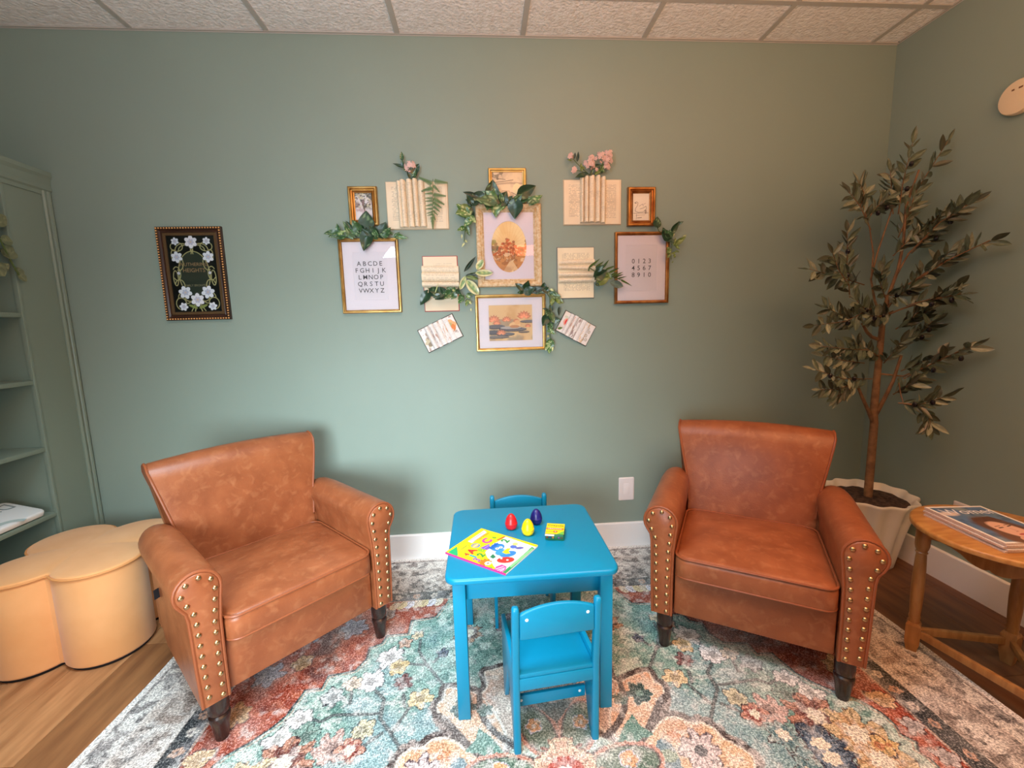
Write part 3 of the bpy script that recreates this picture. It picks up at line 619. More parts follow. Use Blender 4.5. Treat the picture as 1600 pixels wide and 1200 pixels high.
# board book and a thin book below it
tbk=tag(obj('thin_book',box(-2.43,-2.335,-.56,-.262,.4722,.5055),mat('grey book cover',(150,140,126),rough=.6),bevel=.001),'grey book propping up the back of the white board book on the bookcase shelf','book')
wb=thing('board_book','white rounded board book with grey lettering sloping on a bookcase shelf','book',(-2.293,-.393,.4995))
wb.rotation_euler=(0,math.radians(15.5),0)
wbm=mat('white board cover',(240,242,244),rough=.3)
obj('cover',slab(lambda i:outline_rr(-.0925+i,.0925-i,-.125+i,.125-i,.022),0,.028,.006,.009,4),wbm,wb,ang=45)
gi=mat('pale grey ink',(130,142,146),rough=.5); ga=mat('pale teal ink',(188,204,202),rough=.5)
lettering('Dino',.075,gi,wb,Matrix.Translation((-.045,.03,.0284))@Matrix.Rotation(-PI/2,4,'Z'))
arc=[(.10*math.cos(math.radians(a)),.10*math.sin(math.radians(a))) for a in range(20,161,10)]
obj('printed_arc',rings([[(.105-.8*(y*(.085/.10)-.02),x*.85-.05,.0283) for x,y in arc],[(.105-.8*(y*(.06/.10)-.02),x*.6-.05,.0283) for x,y in arc]],False,False,False),ga,wb,smooth=False)

# ------------------------------------------------------------ leaves
def leaf_mesh(kind,seed=0,var=None):
    W={'heart':lambda t:(math.sin(PI*min(1,t**.62))**.85)*(1-t*.25),'lance':lambda t:math.sin(PI*t**.8)**.9,'oval':lambda t:math.sin(PI*min(1,t))**.6,'olive':lambda t:math.sin(PI*t**.9)**.8,'blade':lambda t:math.sin(PI*t**.55)**.8}[kind]
    n,m=9,7; rs=np.random.RandomState(seed); curl=rs.uniform(.05,.22); fold=rs.uniform(.12,.3); tw=rs.uniform(-.25,.25)
    P=np.zeros((n,m,3)); C=np.zeros((n,m,3))
    base,mid,edge=var
    for i in range(n):
        t=i/(n-1); w=max(W(t),.015)*.5
        if kind=='heart' and t==0: w=.12
        for j in range(m):
            s=-1+2*j/(m-1); x=s*w; y=t-(.10*abs(s)**1.5*(1-t)**4*2.2 if kind=='heart' else 0)
            P[i,j]=(x+.06*math.sin(t*3)*tw,y,-curl*t*t+fold*(w-abs(x))*-.9+tw*x*t+.02*math.sin(t*9+seed)*abs(s))
            k=rs.rand(); c=lin(base)*(1 if abs(s)>.1 else 1.5)
            if edge is not None and abs(s)>.6: c=lin(edge)
            if mid is not None and k<mid[1] and abs(s)<.9: c=lin(mid[0])
            C[i,j]=c*(.88+.24*rs.rand())
    me=grid_mesh('leaf',P,C); return me
lfm=mat_print('glossy leaf',.28,.5)
LEAF={'d':[leaf_mesh('heart',i,((38,66,44),((120,150,110),.05),None)) for i in range(4)],
 'v':[leaf_mesh('heart',10+i,((74,116,58),((206,218,160),.28),None)) for i in range(4)],
 'm':[leaf_mesh('heart',20+i,((58,92,56),((150,178,130),.14),None)) for i in range(4)],
 'h':[leaf_mesh('oval',30+i,((120,150,104),((196,206,140),.3),(232,232,186))) for i in range(2)],
 'n':[leaf_mesh('lance',40+i,((34,54,40),None,None)) for i in range(2)],
 's':[leaf_mesh('lance',50+i,((96,116,56),((160,176,110),.15),None)) for i in range(2)],
 'g':[leaf_mesh('oval',60,((86,104,96),((130,146,130),.2),None))],
 'f':[leaf_mesh('blade',70+i,((70,96,44),None,None)) for i in range(2)],
 'p':[leaf_mesh('heart',80+i,((190,200,140),((228,226,180),.3),None)) for i in range(2)],
 'e':[leaf_mesh('oval',90+i,((112,118,88),((134,138,104),.3),None)) for i in range(2)]}
def place_leaf(parent,b,t,w,kind,tilt=.25,name='leaf',N0=(0,-1,0),origin=(0,0,0)):
    if kind in 'dvm': w=min(w*1.3,1.05)
    b=Vector(b)-Vector(origin); t=Vector(t)-Vector(origin); d=t-b; L=d.length; yv=d.normalized(); n=Vector(N0)+Vector((random.uniform(-tilt,tilt),random.uniform(-tilt,tilt)*.5,random.uniform(-tilt,tilt)))
    n=(n-yv*n.dot(yv)).normalized(); xv=yv.cross(n)
    M=Matrix(((xv.x*L*w,yv.x*L,n.x*L,b.x),(xv.y*L*w,yv.y*L,n.y*L,b.y),(xv.z*L*w,yv.z*L,n.z*L,b.z),(0,0,0,1)))
    return link(name,random.choice(LEAF[kind]),lfm,parent,M=M)
stemm=mat('green stem',(84,104,52),rough=.6)
def garland(name,label,leaves,stem,depth=.05,cat='garland',y0=.03,r=.002):
    sx=sum(p[0] for p in stem)/len(stem); sz=sum(p[1] for p in stem)/len(stem)
    t=thing(name,label,cat,(sx,0,sz))
    n=len(stem); obj('stem',tube([(x-sx,-y0-.006*math.sin(i*1.7),z-sz) for i,(x,z) in enumerate(stem)],r,6),stemm,t)
    for lf in leaves:
        bx_,bz,tx,tz,w,k=lf[:6]; y=-y0-random.uniform(.004,depth*.5)
        place_leaf(t,(bx_,y,bz),(tx,y-random.uniform(-.004,.02),tz),w,k,origin=(sx,0,sz))
    return t
# garland over the alphabet frame
garland('ivy_garland','variegated ivy garland draped over the top of the alphabet picture',
((-0.7047,1.8018,-0.7016,1.8848,0.8,'d'),(-0.7415,1.786,-0.7655,1.8319,0.75,'m'),(-0.7411,1.7914,-0.7259,1.8315,0.75,'m'),(-0.7623,1.7647,-0.8145,1.8323,0.45,'m'),(-0.7738,1.7567,-0.8109,1.8082,0.5,'v'),(-0.6986,1.7721,-0.7239,1.6868,0.62,'d'),(-0.6824,1.7665,-0.7245,1.7939,0.5,'d'),(-0.8411,1.7709,-0.848,1.822,0.5,'m'),(-0.8513,1.7791,-0.9091,1.7717,0.4,'m'),(-0.8476,1.7575,-0.7926,1.7623,0.5,'m'),(-0.8413,1.7682,-0.8019,1.784,0.45,'v'),(-0.8497,1.7656,-0.8914,1.7554,0.4,'m'),(-0.6558,1.7526,-0.6927,1.7774,0.6,'m'),(-0.6545,1.7716,-0.6855,1.8016,0.6,'d'),(-0.6293,1.7767,-0.608,1.8278,0.9,'d'),(-0.6345,1.7822,-0.5769,1.7734,0.55,'m'),(-0.6166,1.7603,-0.5813,1.7924,0.6,'m'),(-0.6278,1.7577,-0.6527,1.7986,0.6,'d'),(-0.5639,1.7597,-0.5007,1.7467,0.35,'v'),(-0.5641,1.757,-0.5381,1.773,0.4,'m'),(-0.7665,1.7809,-0.7904,1.7542,0.7,'m'),(-0.7129,1.7641,-0.7566,1.7673,0.6,'m'),(-0.6707,1.7772,-0.6416,1.7579,0.7,'m'),(-0.7761,1.7998,-0.7984,1.8295,0.4,'d'),(-0.7319,1.8048,-0.7125,1.7695,0.6,'d'),(-0.6029,1.7574,-0.6411,1.766,0.6,'m')),
((-0.9034,1.772),(-0.8271,1.7657),(-0.7436,1.7756),(-0.6612,1.7665),(-0.5775,1.7683),(-0.5168,1.7539)))
# garland over the two centre frames
garland('ivy_garland','long ivy garland draped across the top of the ornate oval picture',
((-0.0714,1.9373,-0.0631,2.019,0.75,'d'),(-0.0942,1.9447,-0.0575,2.0136,0.5,'d'),(-0.0484,1.9371,-0.0603,1.9846,0.6,'m'),(-0.0563,1.9299,-0.1203,1.963,0.6,'v'),(-0.0605,1.9189,-0.1522,1.9231,0.5,'m'),(-0.0915,1.9081,-0.0965,1.8732,1,'m'),(-0.049,1.9188,-0.0543,1.8452,0.65,'v'),(-0.0261,1.9113,0.0062,1.9661,0.8,'d'),(-0.0181,1.9223,-0.0323,1.9626,0.5,'m'),(-0.003,1.9112,0.0326,1.944,0.6,'d'),(0.0473,1.9145,0.0406,1.8333,0.95,'d'),(0.0752,1.9511,0.1534,1.991,0.62,'d'),(0.0747,1.9291,0.1331,1.9398,0.5,'m'),(0.0434,1.9146,0.0829,1.9511,0.6,'m'),(0.1248,1.9141,0.1837,1.9487,0.5,'v'),(0.1286,1.9103,0.1715,1.9175,0.5,'m'),(-0.1401,1.9413,-0.2136,1.9599,0.3,'n'),(-0.1154,1.9375,-0.182,1.9415,0.7,'d'),(-0.1487,1.9158,-0.2034,1.9307,0.7,'d'),(-0.1762,1.894,-0.1997,1.9271,0.4,'n'),(-0.1883,1.8794,-0.2559,1.858,0.85,'v'),(-0.1965,1.8648,-0.2461,1.9091,0.5,'v'),(-0.1717,1.9123,-0.1971,1.9452,0.6,'d'),(0.0128,1.9258,0.0628,1.9181,0.6,'d'),(-0.0796,1.9227,-0.0576,1.8895,0.6,'m'),(-0.1101,1.9265,-0.1301,1.901,0.6,'m'),(-0.0107,1.9112,-0.0272,1.8746,0.6,'v'),(-0.1808,1.8757,-0.1669,1.8388,0.6,'d'),(-0.213,1.8821,-0.2516,1.9066,0.6,'v'),(-0.1861,1.8297,-0.2165,1.7949,0.7,'v'),(-0.1856,1.8436,-0.1539,1.8154,0.7,'v'),(-0.2165,1.7949,-0.2498,1.7798,0.5,'v'),(-0.2056,1.7948,-0.1891,1.7524,0.5,'m'),(-0.229,1.7564,-0.2298,1.7373,0.5,'p'),(-0.2132,1.7329,-0.2035,1.7208,0.5,'p'),(-0.2197,1.716,-0.2322,1.6977,0.5,'p'),(-0.2065,1.8647,-0.2465,1.8581,0.8,'v'),(-0.1909,1.8924,-0.2076,1.8368,0.8,'d')),
((-0.22,1.7282),(-0.2098,1.7992),(-0.1851,1.8695),(-0.1683,1.9254),(-0.1168,1.939),(-0.0655,1.9387),(0.0079,1.9383),(0.0818,1.9414),(0.1411,1.9446),(0.1783,1.9479)),depth=.06)
# garland on the lily picture
garland('ivy_garland','ivy garland hanging over the top right corner of the water lily picture',
((0.0742,1.486,0.0367,1.5133,0.6,'d'),(0.0924,1.4856,0.1059,1.5226,1.1,'d'),(0.0738,1.4682,0.0482,1.4634,0.6,'d'),(0.0919,1.4643,0.1325,1.4884,0.8,'d'),(0.1139,1.4674,0.0844,1.4538,0.6,'d'),(0.1358,1.4705,0.1818,1.4874,0.6,'n'),(0.1395,1.4705,0.1833,1.4625,0.5,'d'),(0.1872,1.4766,0.1914,1.5157,0.8,'d'),(0.1945,1.4801,0.2111,1.4869,0.6,'d'),(0.2162,1.4582,0.2459,1.4755,0.6,'m'),(0.2235,1.4509,0.2749,1.4391,0.6,'m'),(0.2381,1.4399,0.2912,1.4064,0.5,'s'),(0.2343,1.4364,0.2227,1.3935,0.5,'s'),(0.2527,1.4324,0.2708,1.3996,0.6,'s'),(0.2455,1.4469,0.2821,1.4174,0.5,'m'),(0.2239,1.4795,0.2348,1.4686,0.8,'p'),(0.1967,1.3761,0.1765,1.3801,0.4,'d'),(0.219,1.39,0.2297,1.3627,0.6,'d'),(0.267,1.3871,0.2646,1.3383,0.3,'n'),(0.2095,1.3685,0.1961,1.3363,0.9,'d'),(0.2016,1.3362,0.1768,1.2895,0.75,'d'),(0.2365,1.3172,0.2755,1.3162,0.7,'d'),(0.2215,1.303,0.2062,1.2705,0.7,'m'),(0.2215,1.2993,0.2266,1.2664,0.6,'m'),(0.2546,1.2729,0.2826,1.2759,0.5,'s'),(0.2192,1.2666,0.1986,1.2561,0.6,'v'),(0.2155,1.2666,0.2393,1.244,0.6,'v'),(0.2095,1.2375,0.1982,1.2305,0.7,'p'),(0.2202,1.2078,0.1897,1.157,0.5,'v'),(0.2202,1.2078,0.2387,1.1888,0.6,'m'),(0.2165,1.2042,0.2118,1.1397,0.6,'v'),(0.2291,1.1743,0.2251,1.1522,0.5,'p'),(0.2091,1.4691,0.1726,1.4805,0.6,'d'),(0.2221,1.3502,0.2363,1.299,0.5,'m')),
((0.0533,1.4698),(0.0937,1.4726),(0.1414,1.4716),(0.1967,1.4723),(0.2183,1.4377),(0.2194,1.3797),(0.2095,1.3363),(0.2219,1.2921),(0.2176,1.248),(0.2207,1.2036),(0.2165,1.1665)))
# spray on the number picture
garland('ivy_spray','ivy spray over the upper right corner of the number picture',
((0.7875,1.7915,0.7929,1.8409,0.8,'d'),(0.8283,1.7572,0.8161,1.7791,0.7,'d'),(0.8573,1.7374,0.8305,1.7741,0.7,'m'),(0.8524,1.7277,0.813,1.7476,0.7,'d'),(0.8625,1.7373,0.8539,1.7715,0.9,'m'),(0.8732,1.7274,0.8475,1.7131,0.7,'d'),(0.8629,1.7202,0.8725,1.703,0.9,'d'),(0.8761,1.7639,0.9085,1.8145,0.45,'d'),(0.9024,1.8001,0.928,1.8119,0.4,'d'),(0.8768,1.6882,0.9394,1.7364,0.35,'s'),(0.8844,1.6955,0.9086,1.6706,0.5,'s'),(0.8741,1.6932,0.8887,1.7297,0.4,'s'),(0.8641,1.6737,0.836,1.6495,0.6,'s'),(0.8641,1.6761,0.8508,1.6861,0.9,'s'),(0.8646,1.6565,0.847,1.6271,0.5,'s'),(0.87,1.649,0.8933,1.6585,0.4,'s'),(0.8856,1.6512,0.881,1.6266,0.4,'s'),(0.8738,1.602,0.8826,1.6142,0.4,'s'),(0.8779,1.7444,0.8907,1.754,0.9,'p'),(0.9329,1.7341,0.9392,1.7413,0.8,'p'),(0.8415,1.7449,0.8264,1.7255,0.6,'d'),(0.8904,1.6659,0.9064,1.6559,0.4,'s')),
((0.7936,1.7947),(0.8033,1.7678),(0.8428,1.7479),(0.8695,1.7279),(0.8782,1.6933),(0.8712,1.6588),(0.8774,1.624)))
# spray in the red book
garland('leaf_spray','cream edged leaf spray and dark ivy tucked into the red covered wall book',
((-0.3814,1.4645,-0.4066,1.4945,0.8,'d'),(-0.3394,1.4696,-0.4013,1.4826,0.7,'d'),(-0.3364,1.4695,-0.3767,1.4378,0.8,'d'),(-0.3273,1.4723,-0.3499,1.4992,0.7,'d'),(-0.3155,1.4691,-0.3468,1.4402,0.7,'m'),(-0.2975,1.4717,-0.3288,1.4398,0.7,'m'),(-0.2854,1.4744,-0.2754,1.4978,0.7,'m'),(-0.2739,1.4623,-0.2961,1.4361,0.7,'m'),(-0.2702,1.48,-0.2455,1.4617,0.6,'d'),(-0.3146,1.4897,-0.2873,1.498,0.5,'m'),(-0.3743,1.4879,-0.3976,1.4972,0.7,'d'),(-0.3028,1.4865,-0.3134,1.4513,0.7,'d'),(-0.3579,1.4581,-0.3882,1.447,0.7,'d'),(-0.4167,1.4726,-0.4599,1.413,0.6,'d'),(-0.3749,1.4762,-0.3549,1.5199,0.12,'p'),(-0.279,1.4831,-0.2881,1.4803,0.9,'p'),(-0.2256,1.5725,-0.1614,1.6486,0.2,'n'),(-0.1597,1.5834,-0.1278,1.6335,0.62,'h'),(-0.1685,1.5675,-0.0779,1.5686,0.4,'h'),(-0.218,1.5577,-0.1592,1.5593,0.25,'n'),(-0.2156,1.5496,-0.1532,1.5364,0.3,'s'),(-0.2183,1.5523,-0.2497,1.4857,0.38,'h'),(-0.2163,1.5335,-0.1532,1.4594,0.5,'h'),(-0.2415,1.4531,-0.2582,1.4128,0.6,'v'),(-0.247,1.4505,-0.2316,1.4258,0.6,'m'),(-0.2109,1.4606,-0.1781,1.4572,0.4,'m'),(-0.2166,1.4553,-0.1953,1.4386,0.6,'v'),(-0.2121,1.4308,-0.223,1.3984,0.5,'v'),(-0.2041,1.4252,-0.195,1.4114,0.6,'p'),(-0.1973,1.3869,-0.1964,1.3732,0.5,'p')),
((-0.4165,1.4984),(-0.3818,1.4771),(-0.3283,1.4701),(-0.2741,1.4719),(-0.2419,1.5217),(-0.2166,1.5536),(-0.1931,1.5679),(-0.1601,1.5727)),y0=.04)
# foliage in the right book
garland('leaf_spray','palm leaf and broad green leaves tucked into the right wall book',
((0.4614,1.5355,0.5167,1.5663,0.9,'d'),(0.4615,1.4955,0.5417,1.55,0.5,'s'),(0.5336,1.5075,0.6063,1.4847,0.5,'g'),(0.467,1.5221,0.5084,1.5585,0.7,'d'),(0.4228,1.5837,0.4874,1.6314,0.14,'f'),(0.4559,1.5819,0.504,1.6128,0.2,'f'),(0.4945,1.5799,0.5233,1.6191,0.22,'f'),(0.5111,1.5717,0.5664,1.592,0.18,'f'),(0.5278,1.5555,0.5803,1.5785,0.18,'f'),(0.5362,1.5421,0.5749,1.56,0.2,'f'),(0.5445,1.5366,0.6,1.5556,0.14,'f'),(0.5612,1.5337,0.614,1.5487,0.14,'f'),(0.578,1.5254,0.6211,1.5366,0.14,'f'),(0.5892,1.5198,0.6553,1.4851,0.16,'f'),(0.4615,1.5009,0.4781,1.4872,0.6,'d'),(0.4228,1.5653,0.4283,1.5916,0.3,'f'),(0.4669,1.5698,0.4972,1.5931,0.6,'d'),(0.5112,1.5585,0.5502,1.5232,0.5,'s')),
((0.4254,1.5877),(0.4641,1.5605),(0.5113,1.5597),(0.5532,1.5376),(0.5952,1.5208)),y0=.045,depth=.05)
# greenery at the bookcase
gl=thing('leaf_garland','dull green eucalyptus garland hanging at the edge of the bookcase','garland',(-2.17,-0.2906,1.6972))
go_=(-2.17,-0.2906,1.6972)
obj('stem',tube([tuple(Vector(p)-Vector(go_)) for p in ((-2.17,-0.3417,1.8142),(-2.17,-0.2963,1.7353),(-2.17,-0.2747,1.6736),(-2.17,-0.258,1.6227),(-2.17,-0.2354,1.571))],.003,6),stemm,gl)
for b,t,w in zip(((-2.17,-0.2801,1.6859),(-2.17,-0.2869,1.7189),(-2.17,-0.2871,1.6451),(-2.17,-0.2716,1.7797),(-2.17,-0.2694,1.6157),(-2.17,-0.2512,1.6019),(-2.17,-0.302,1.7729),(-2.17,-0.3152,1.6668),(-2.17,-0.334,1.6119),(-2.17,-0.2438,1.5837),(-2.17,-0.3221,1.7938),(-2.17,-0.3043,1.6161)),((-2.17,-0.2292,1.6541),(-2.17,-0.2322,1.7133),(-2.17,-0.2334,1.6752),(-2.17,-0.2879,1.8277),(-2.17,-0.3048,1.5844),(-2.17,-0.2079,1.5741),(-2.17,-0.2399,1.8186),(-2.17,-0.3484,1.7069),(-2.17,-0.2891,1.5596),(-2.17,-0.2016,1.5468),(-2.17,-0.3652,1.8083),(-2.17,-0.275,1.5827)),(1.0,.8,.85,.7,.6,.5,.7,.8,.7,.5,.8,.6)): place_leaf(gl,b,t,w,'e',.3,N0=(1,-.2,.1),origin=go_)

# ------------------------------------------------------------ pictures on the wall
gold=mat('gold frame',(206,164,100),rough=.3,metal=.9,c2=(170,124,64),nscale=14,bump=.15,bscale=60)
gold2=mat('bright gold frame',(220,184,118),rough=.3,metal=.85,c2=(196,156,88),nscale=20,bump=.1,bscale=70)
bronze=mat('bronze frame',(196,138,78),rough=.32,metal=.85,c2=(148,92,48),nscale=20,bump=.15,bscale=80)
ornate=mat('cream and gold frame',(234,212,178),rough=.5,c2=(208,168,118),nscale=70,bump=1.,bscale=90,detail=3)
dwood=mat('dark frame wood',(64,36,24),rough=.32,c2=(48,26,18),nscale=10)
matb=mat('white mat board',(234,225,231),rough=.8)
glass=mat_glass()
def mitre(w,h,prof):
    return rings([[(-w/2+i,-d,-h/2+i),(w/2-i,-d,-h/2+i),(w/2-i,-d,h/2-i),(-w/2+i,-d,h/2-i)] for i,d in prof],False,False)
def picture(name,label,c0,c1,c2,c3,prof,m,cat='picture',group=None,glaze=True,d=.006):
    """corners in wall coordinates: top left, top right, bottom right, bottom left"""
    w=(c1[0]-c0[0]+c2[0]-c3[0])/2; h=(c0[1]-c3[1]+c1[1]-c2[1])/2; cx=(c0[0]+c1[0]+c2[0]+c3[0])/4; cz=(c0[1]+c1[1]+c2[1]+c3[1])/4
    t=thing(name,label,cat,(cx,-.0005,cz),group=group)
    t['w']=0; del t['w']
    f=obj('frame',mitre(w,h,prof),m,t,smooth=False)
    i=prof[-1][0]; wi,hi=w-2*i,h-2*i
    obj('backing',box(-w/2+.004,w/2-.004,-.004,0,-h/2+.004,h/2-.004),mat('backing board',(110,90,70),rough=.9),t,smooth=False)
    if glaze: obj('glass',([(-wi/2,-d-.0035,-hi/2),(wi/2,-d-.0035,-hi/2),(wi/2,-d-.0035,hi/2),(-wi/2,-d-.0035,hi/2)],[(0,1,2,3)]),glass,t,smooth=False)
    return t,wi,hi,f
def flatmat(t,wi,hi,mx,mz,d=.0065,m=None):
    return obj('mat',rings([[(-wi/2,-d,-hi/2),(wi/2,-d,-hi/2),(wi/2,-d,hi/2),(-wi/2,-d,hi/2)],[(-wi/2+mx,-d,-hi/2+mz),(wi/2-mx,-d,-hi/2+mz),(wi/2-mx,-d,hi/2-mz),(-wi/2+mx,-d,hi/2-mz)],[(-wi/2+mx+.0015,-d+.002,-hi/2+mz+.0015),(wi/2-mx-.0015,-d+.002,-hi/2+mz+.0015),(wi/2-mx-.0015,-d+.002,hi/2-mz-.0015),(-wi/2+mx+.0015,-d+.002,hi/2-mz-.0015)]],False,False),m or matb,t,smooth=False)
XZ=Matrix.Rotation(PI/2,4,'X')
def wtext(t,body,size,m,x,z,d,**k): return lettering(body,size,m,t,Matrix.Translation((x,-d,z))@XZ,**k)
slim=[(0,0),(0,.018),(.003,.02),(.007,.02),(.010,.016),(.013,.015),(.0165,.011),(.0165,.004)]
# flowered book-cover picture on the left
wprof=[(0,0),(0,.016),(.003,.019),(.011,.019),(.014,.015),(.022,.012),(.026,.013),(.028,.010),(.042,.009),(.042,.004)]
t,wi,hi,f=picture('framed_print','dark framed picture of white flowers round a green book title, alone on the left',(-1.7323,1.8179),(-1.4219,1.8209),(-1.4139,1.3662),(-1.725,1.361),wprof,dwood,glaze=True)
w_,h_=wi+.084,hi+.084; bd=MB()
for k in range(int(w_/.0125)):
    x=-w_/2+.007+k*(w_-.014)/(int(w_/.0125)-1)
    for z in (-h_/2+.007,h_/2-.007): bd.add(sph((x,-.0195,z),.0042,.0035,.0042,6,4))
for k in range(1,int(h_/.0125)-1):
    z=-h_/2+.007+k*(h_-.014)/(int(h_/.0125)-1)
    for x in (-w_/2+.007,w_/2-.007): bd.add(sph((x,-.0195,z),.0042,.0035,.0042,6,4))
obj('beading',bd,mat('copper gold beads',(244,186,118),rough=.4,metal=.2),t,kind='stuff')
obj('inner_band',mitre(w_,h_,[(.028,.0101),(.029,.0112),(.041,.0105),(.0425,.006)]),mat('dull bronze band',(112,88,60),rough=.4,metal=.5),t,smooth=False)
c=Canvas(wi,hi,.0012,(22,24,22)); hw,hh=wi/2,hi/2
gn,cr_,lf_=(58,66,54),(196,188,132),(150,160,90)
def vine(pts,w=.004): c.line(pts,w,cr_)
def arcp(cx,cy,rx,ry,a0,a1,n=14): return [(cx+rx*math.cos(math.radians(a0+(a1-a0)*i/n)),cy+ry*math.sin(math.radians(a0+(a1-a0)*i/n))) for i in range(n+1)]
c.ell(0,.0,hw*.66,hh*.6,gn); c.line(arcp(0,0,hw*.66,hh*.6,0,360,40),.004,cr_)
for s in (-1,1):
    for a in ((.36,.60,.34,.2,0,200),(.62,.30,.2,.2,60,290),(.74,.02,.16,.18,40,320),(.66,-.3,.2,.16,20,300),(.5,-.62,.3,.16,0,260),(.62,.72,.26,.12,0,360),(.7,-.78,.22,.16,0,360),(.25,.62,.3,.14,0,180),(.78,.5,.1,.14,0,360),(.8,-.1,.1,.2,0,360),(.3,-.62,.22,.1,180,360)):
        vine(arcp(s*hw*a[0],hh*a[1],hw*a[2],hh*a[3],a[4] if s>0 else 180-a[4],a[5] if s>0 else 180-a[5]))
    c.line([(0,-hh*.70),(s*hw*.15,-hh*.98)],.005,cr_); c.line([(s*.004,-hh*.72),(s*hw*.3,-hh*.98)],.004,cr_); c.ell(s*hw*.22,-hh*.86,hw*.2,hh*.035,lf_,rot=s*.4)
    for x,z,r in ((.66,.86,.17),(.66,.45,.25),(.66,.03,.07),(.48,-.48,.29),(.62,-.86,.19)):
        c.flower(s*hw*x,hh*z,hw*r,6,(246,246,250),(206,198,212),rot=s*x*7,edge=(.0018,(40,40,44))); c.flower(s*hw*x,hh*z,hw*r*.5,6,(206,206,222),(226,206,190),rot=s*x*7+.4)
for z,r in ((.84,.28),(-.68,.3)):
    c.flower(0,hh*z,hw*r,6,(250,246,250),(210,196,206),rot=.5,edge=(.002,(40,40,44))); c.flower(0,hh*z,hw*r*.5,6,(212,208,222),(230,206,180),rot=.9)
p=link('print',canvas_mesh('print',c,'xz',-.006),prg,t)
ig=mat('old gold ink',(176,140,98),rough=.5); ic=mat('tan ink',(150,140,104),rough=.5)
wtext(p,'WUTHERING',.0235,ig,0,.047,.0064); wtext(p,'HEIGHTS',.027,ig,0,.018,.0064); wtext(p,'EMILY BRONT\u00cb',.0145,ic,0,-.056,.0064)
# alphabet picture
ik=mat('charcoal ink',(70,66,70),rough=.6); ik2=mat('grey ink',(132,128,132),rough=.6)
def letters(t,rows,size,dx,dz,z0,d,x0=0):
    for r,row in enumerate(rows):
        for k,ch in enumerate(row): wtext(t,ch,size,ik if (r*3+k*5+k)%3!=1 else ik2,x0+(k-(len(row)-1)/2)*dx,z0-r*dz,d)
def paper_print(t,wi,hi,d=.0055): 
    pp=obj('print',box(-wi/2,wi/2,-d,-.0042,-hi/2,hi/2),mat('print paper',(230,222,228),rough=.7),t,smooth=False); return pp
t,wi,hi,f=picture('framed_print','gold framed white alphabet picture under the ivy garland',(-0.8571,1.7524),(-0.5541,1.7551),(-0.5606,1.3783),(-0.8575,1.3787),slim,gold)
flatmat(t,wi,hi,.048,.05); pp=paper_print(t,wi,hi); letters(pp,('ABCDE','FGHIJK','LMNOP','QRSTU','VWXYZ'),.032,.0275,.034,.062,.0058)
t,wi,hi,f=picture('framed_print','bronze framed white picture of the numbers 0 to 10',(0.5771,1.7712),(0.8755,1.768),(0.8671,1.3929),(0.5728,1.3993),slim,bronze)
flatmat(t,wi,hi,.046,.05); pp=paper_print(t,wi,hi); letters(pp,('0123','4567','8910'),.034,.030,.036,.036,.0058)
# small flower sketch, upper left
small=[(0,0),(0,.018),(.004,.022),(.011,.022),(.015,.014),(.018,.013),(.022,.016),(.026,.012),(.030,.010),(.030,.004)]
t,wi,hi,f=picture('framed_print','small gold framed sketch of a white blossoming tree above the alphabet picture',(-0.7936,2.0041),(-0.6464,2.0035),(-0.6463,1.8156),(-0.786,1.8139),small,gold)
c=Canvas(wi,hi,.0011,(236,228,230))
c.noise(70,(112,118,96),.9,.46,.1,51,mask=np.clip((c.Y+.02)*40,0,1)); c.noise(120,(226,218,190),.9,.52,.1,52,mask=np.clip((c.Y+.02)*40,0,1)); c.noise(95,(60,58,56),.8,.58,.08,53,mask=np.clip((c.Y+.025)*40,0,1))
c.line([(0,-hi/2),(.004,-.02),(-.006,.02)],.005,(120,96,80)); c.line([(.003,-.01),(.02,.02)],.003,(110,90,76)); c.noise(60,(170,130,140),.5,.6,.1,54)
link('print',canvas_mesh('print',c,'xz',-.006),prn,t)
# swan sketch, upper right
t,wi,hi,f=picture('framed_print','small bronze framed ink sketch of a swan above the number picture',(0.6434,1.9952),(0.7905,1.9946),(0.7876,1.7983),(0.6388,1.7998),small,bronze)
c=Canvas(wi,hi,.0009,(238,226,210)); k=(84,70,62); s=wi/2
c.line([(-.7*s,.5*s),(-.55*s,.62*s),(-.35*s,.5*s),(-.4*s,.2*s),(-.62*s,-.1*s),(-.7*s,-.45*s),(-.3*s,-.62*s),(.3*s,-.55*s),(.7*s,-.2*s),(.62*s,.1*s),(.3*s,-.1*s),(-.1*s,-.2*s)],.0018,k)
c.line([(-.75*s,.5*s),(-.55*s,.42*s)],.003,k); c.line([(-.2*s,.1*s),(.2*s,.35*s),(.3*s,.1*s)],.0015,k); c.line([(.3*s,.3*s),(.6*s,.45*s)],.0015,(150,130,116)); c.line([(-.9*s,-.7*s),(.9*s,-.68*s)],.002,(110,94,84)); c.line([(-.6*s,-.95*s),(.5*s,-.9*s)],.0015,(150,130,116)); c.line([(-.4*s,-1.25*s),(.1*s,-1.2*s)],.003,(110,94,84)); c.ell(.6*s,-.55*s,.12*s,.25*s,(120,100,88),.7); c.line([(-.55*s,-1.4*s),(-.5*s,-.8*s)],.0015,k)
link('print',canvas_mesh('print',c,'xz',-.006),prn,t)
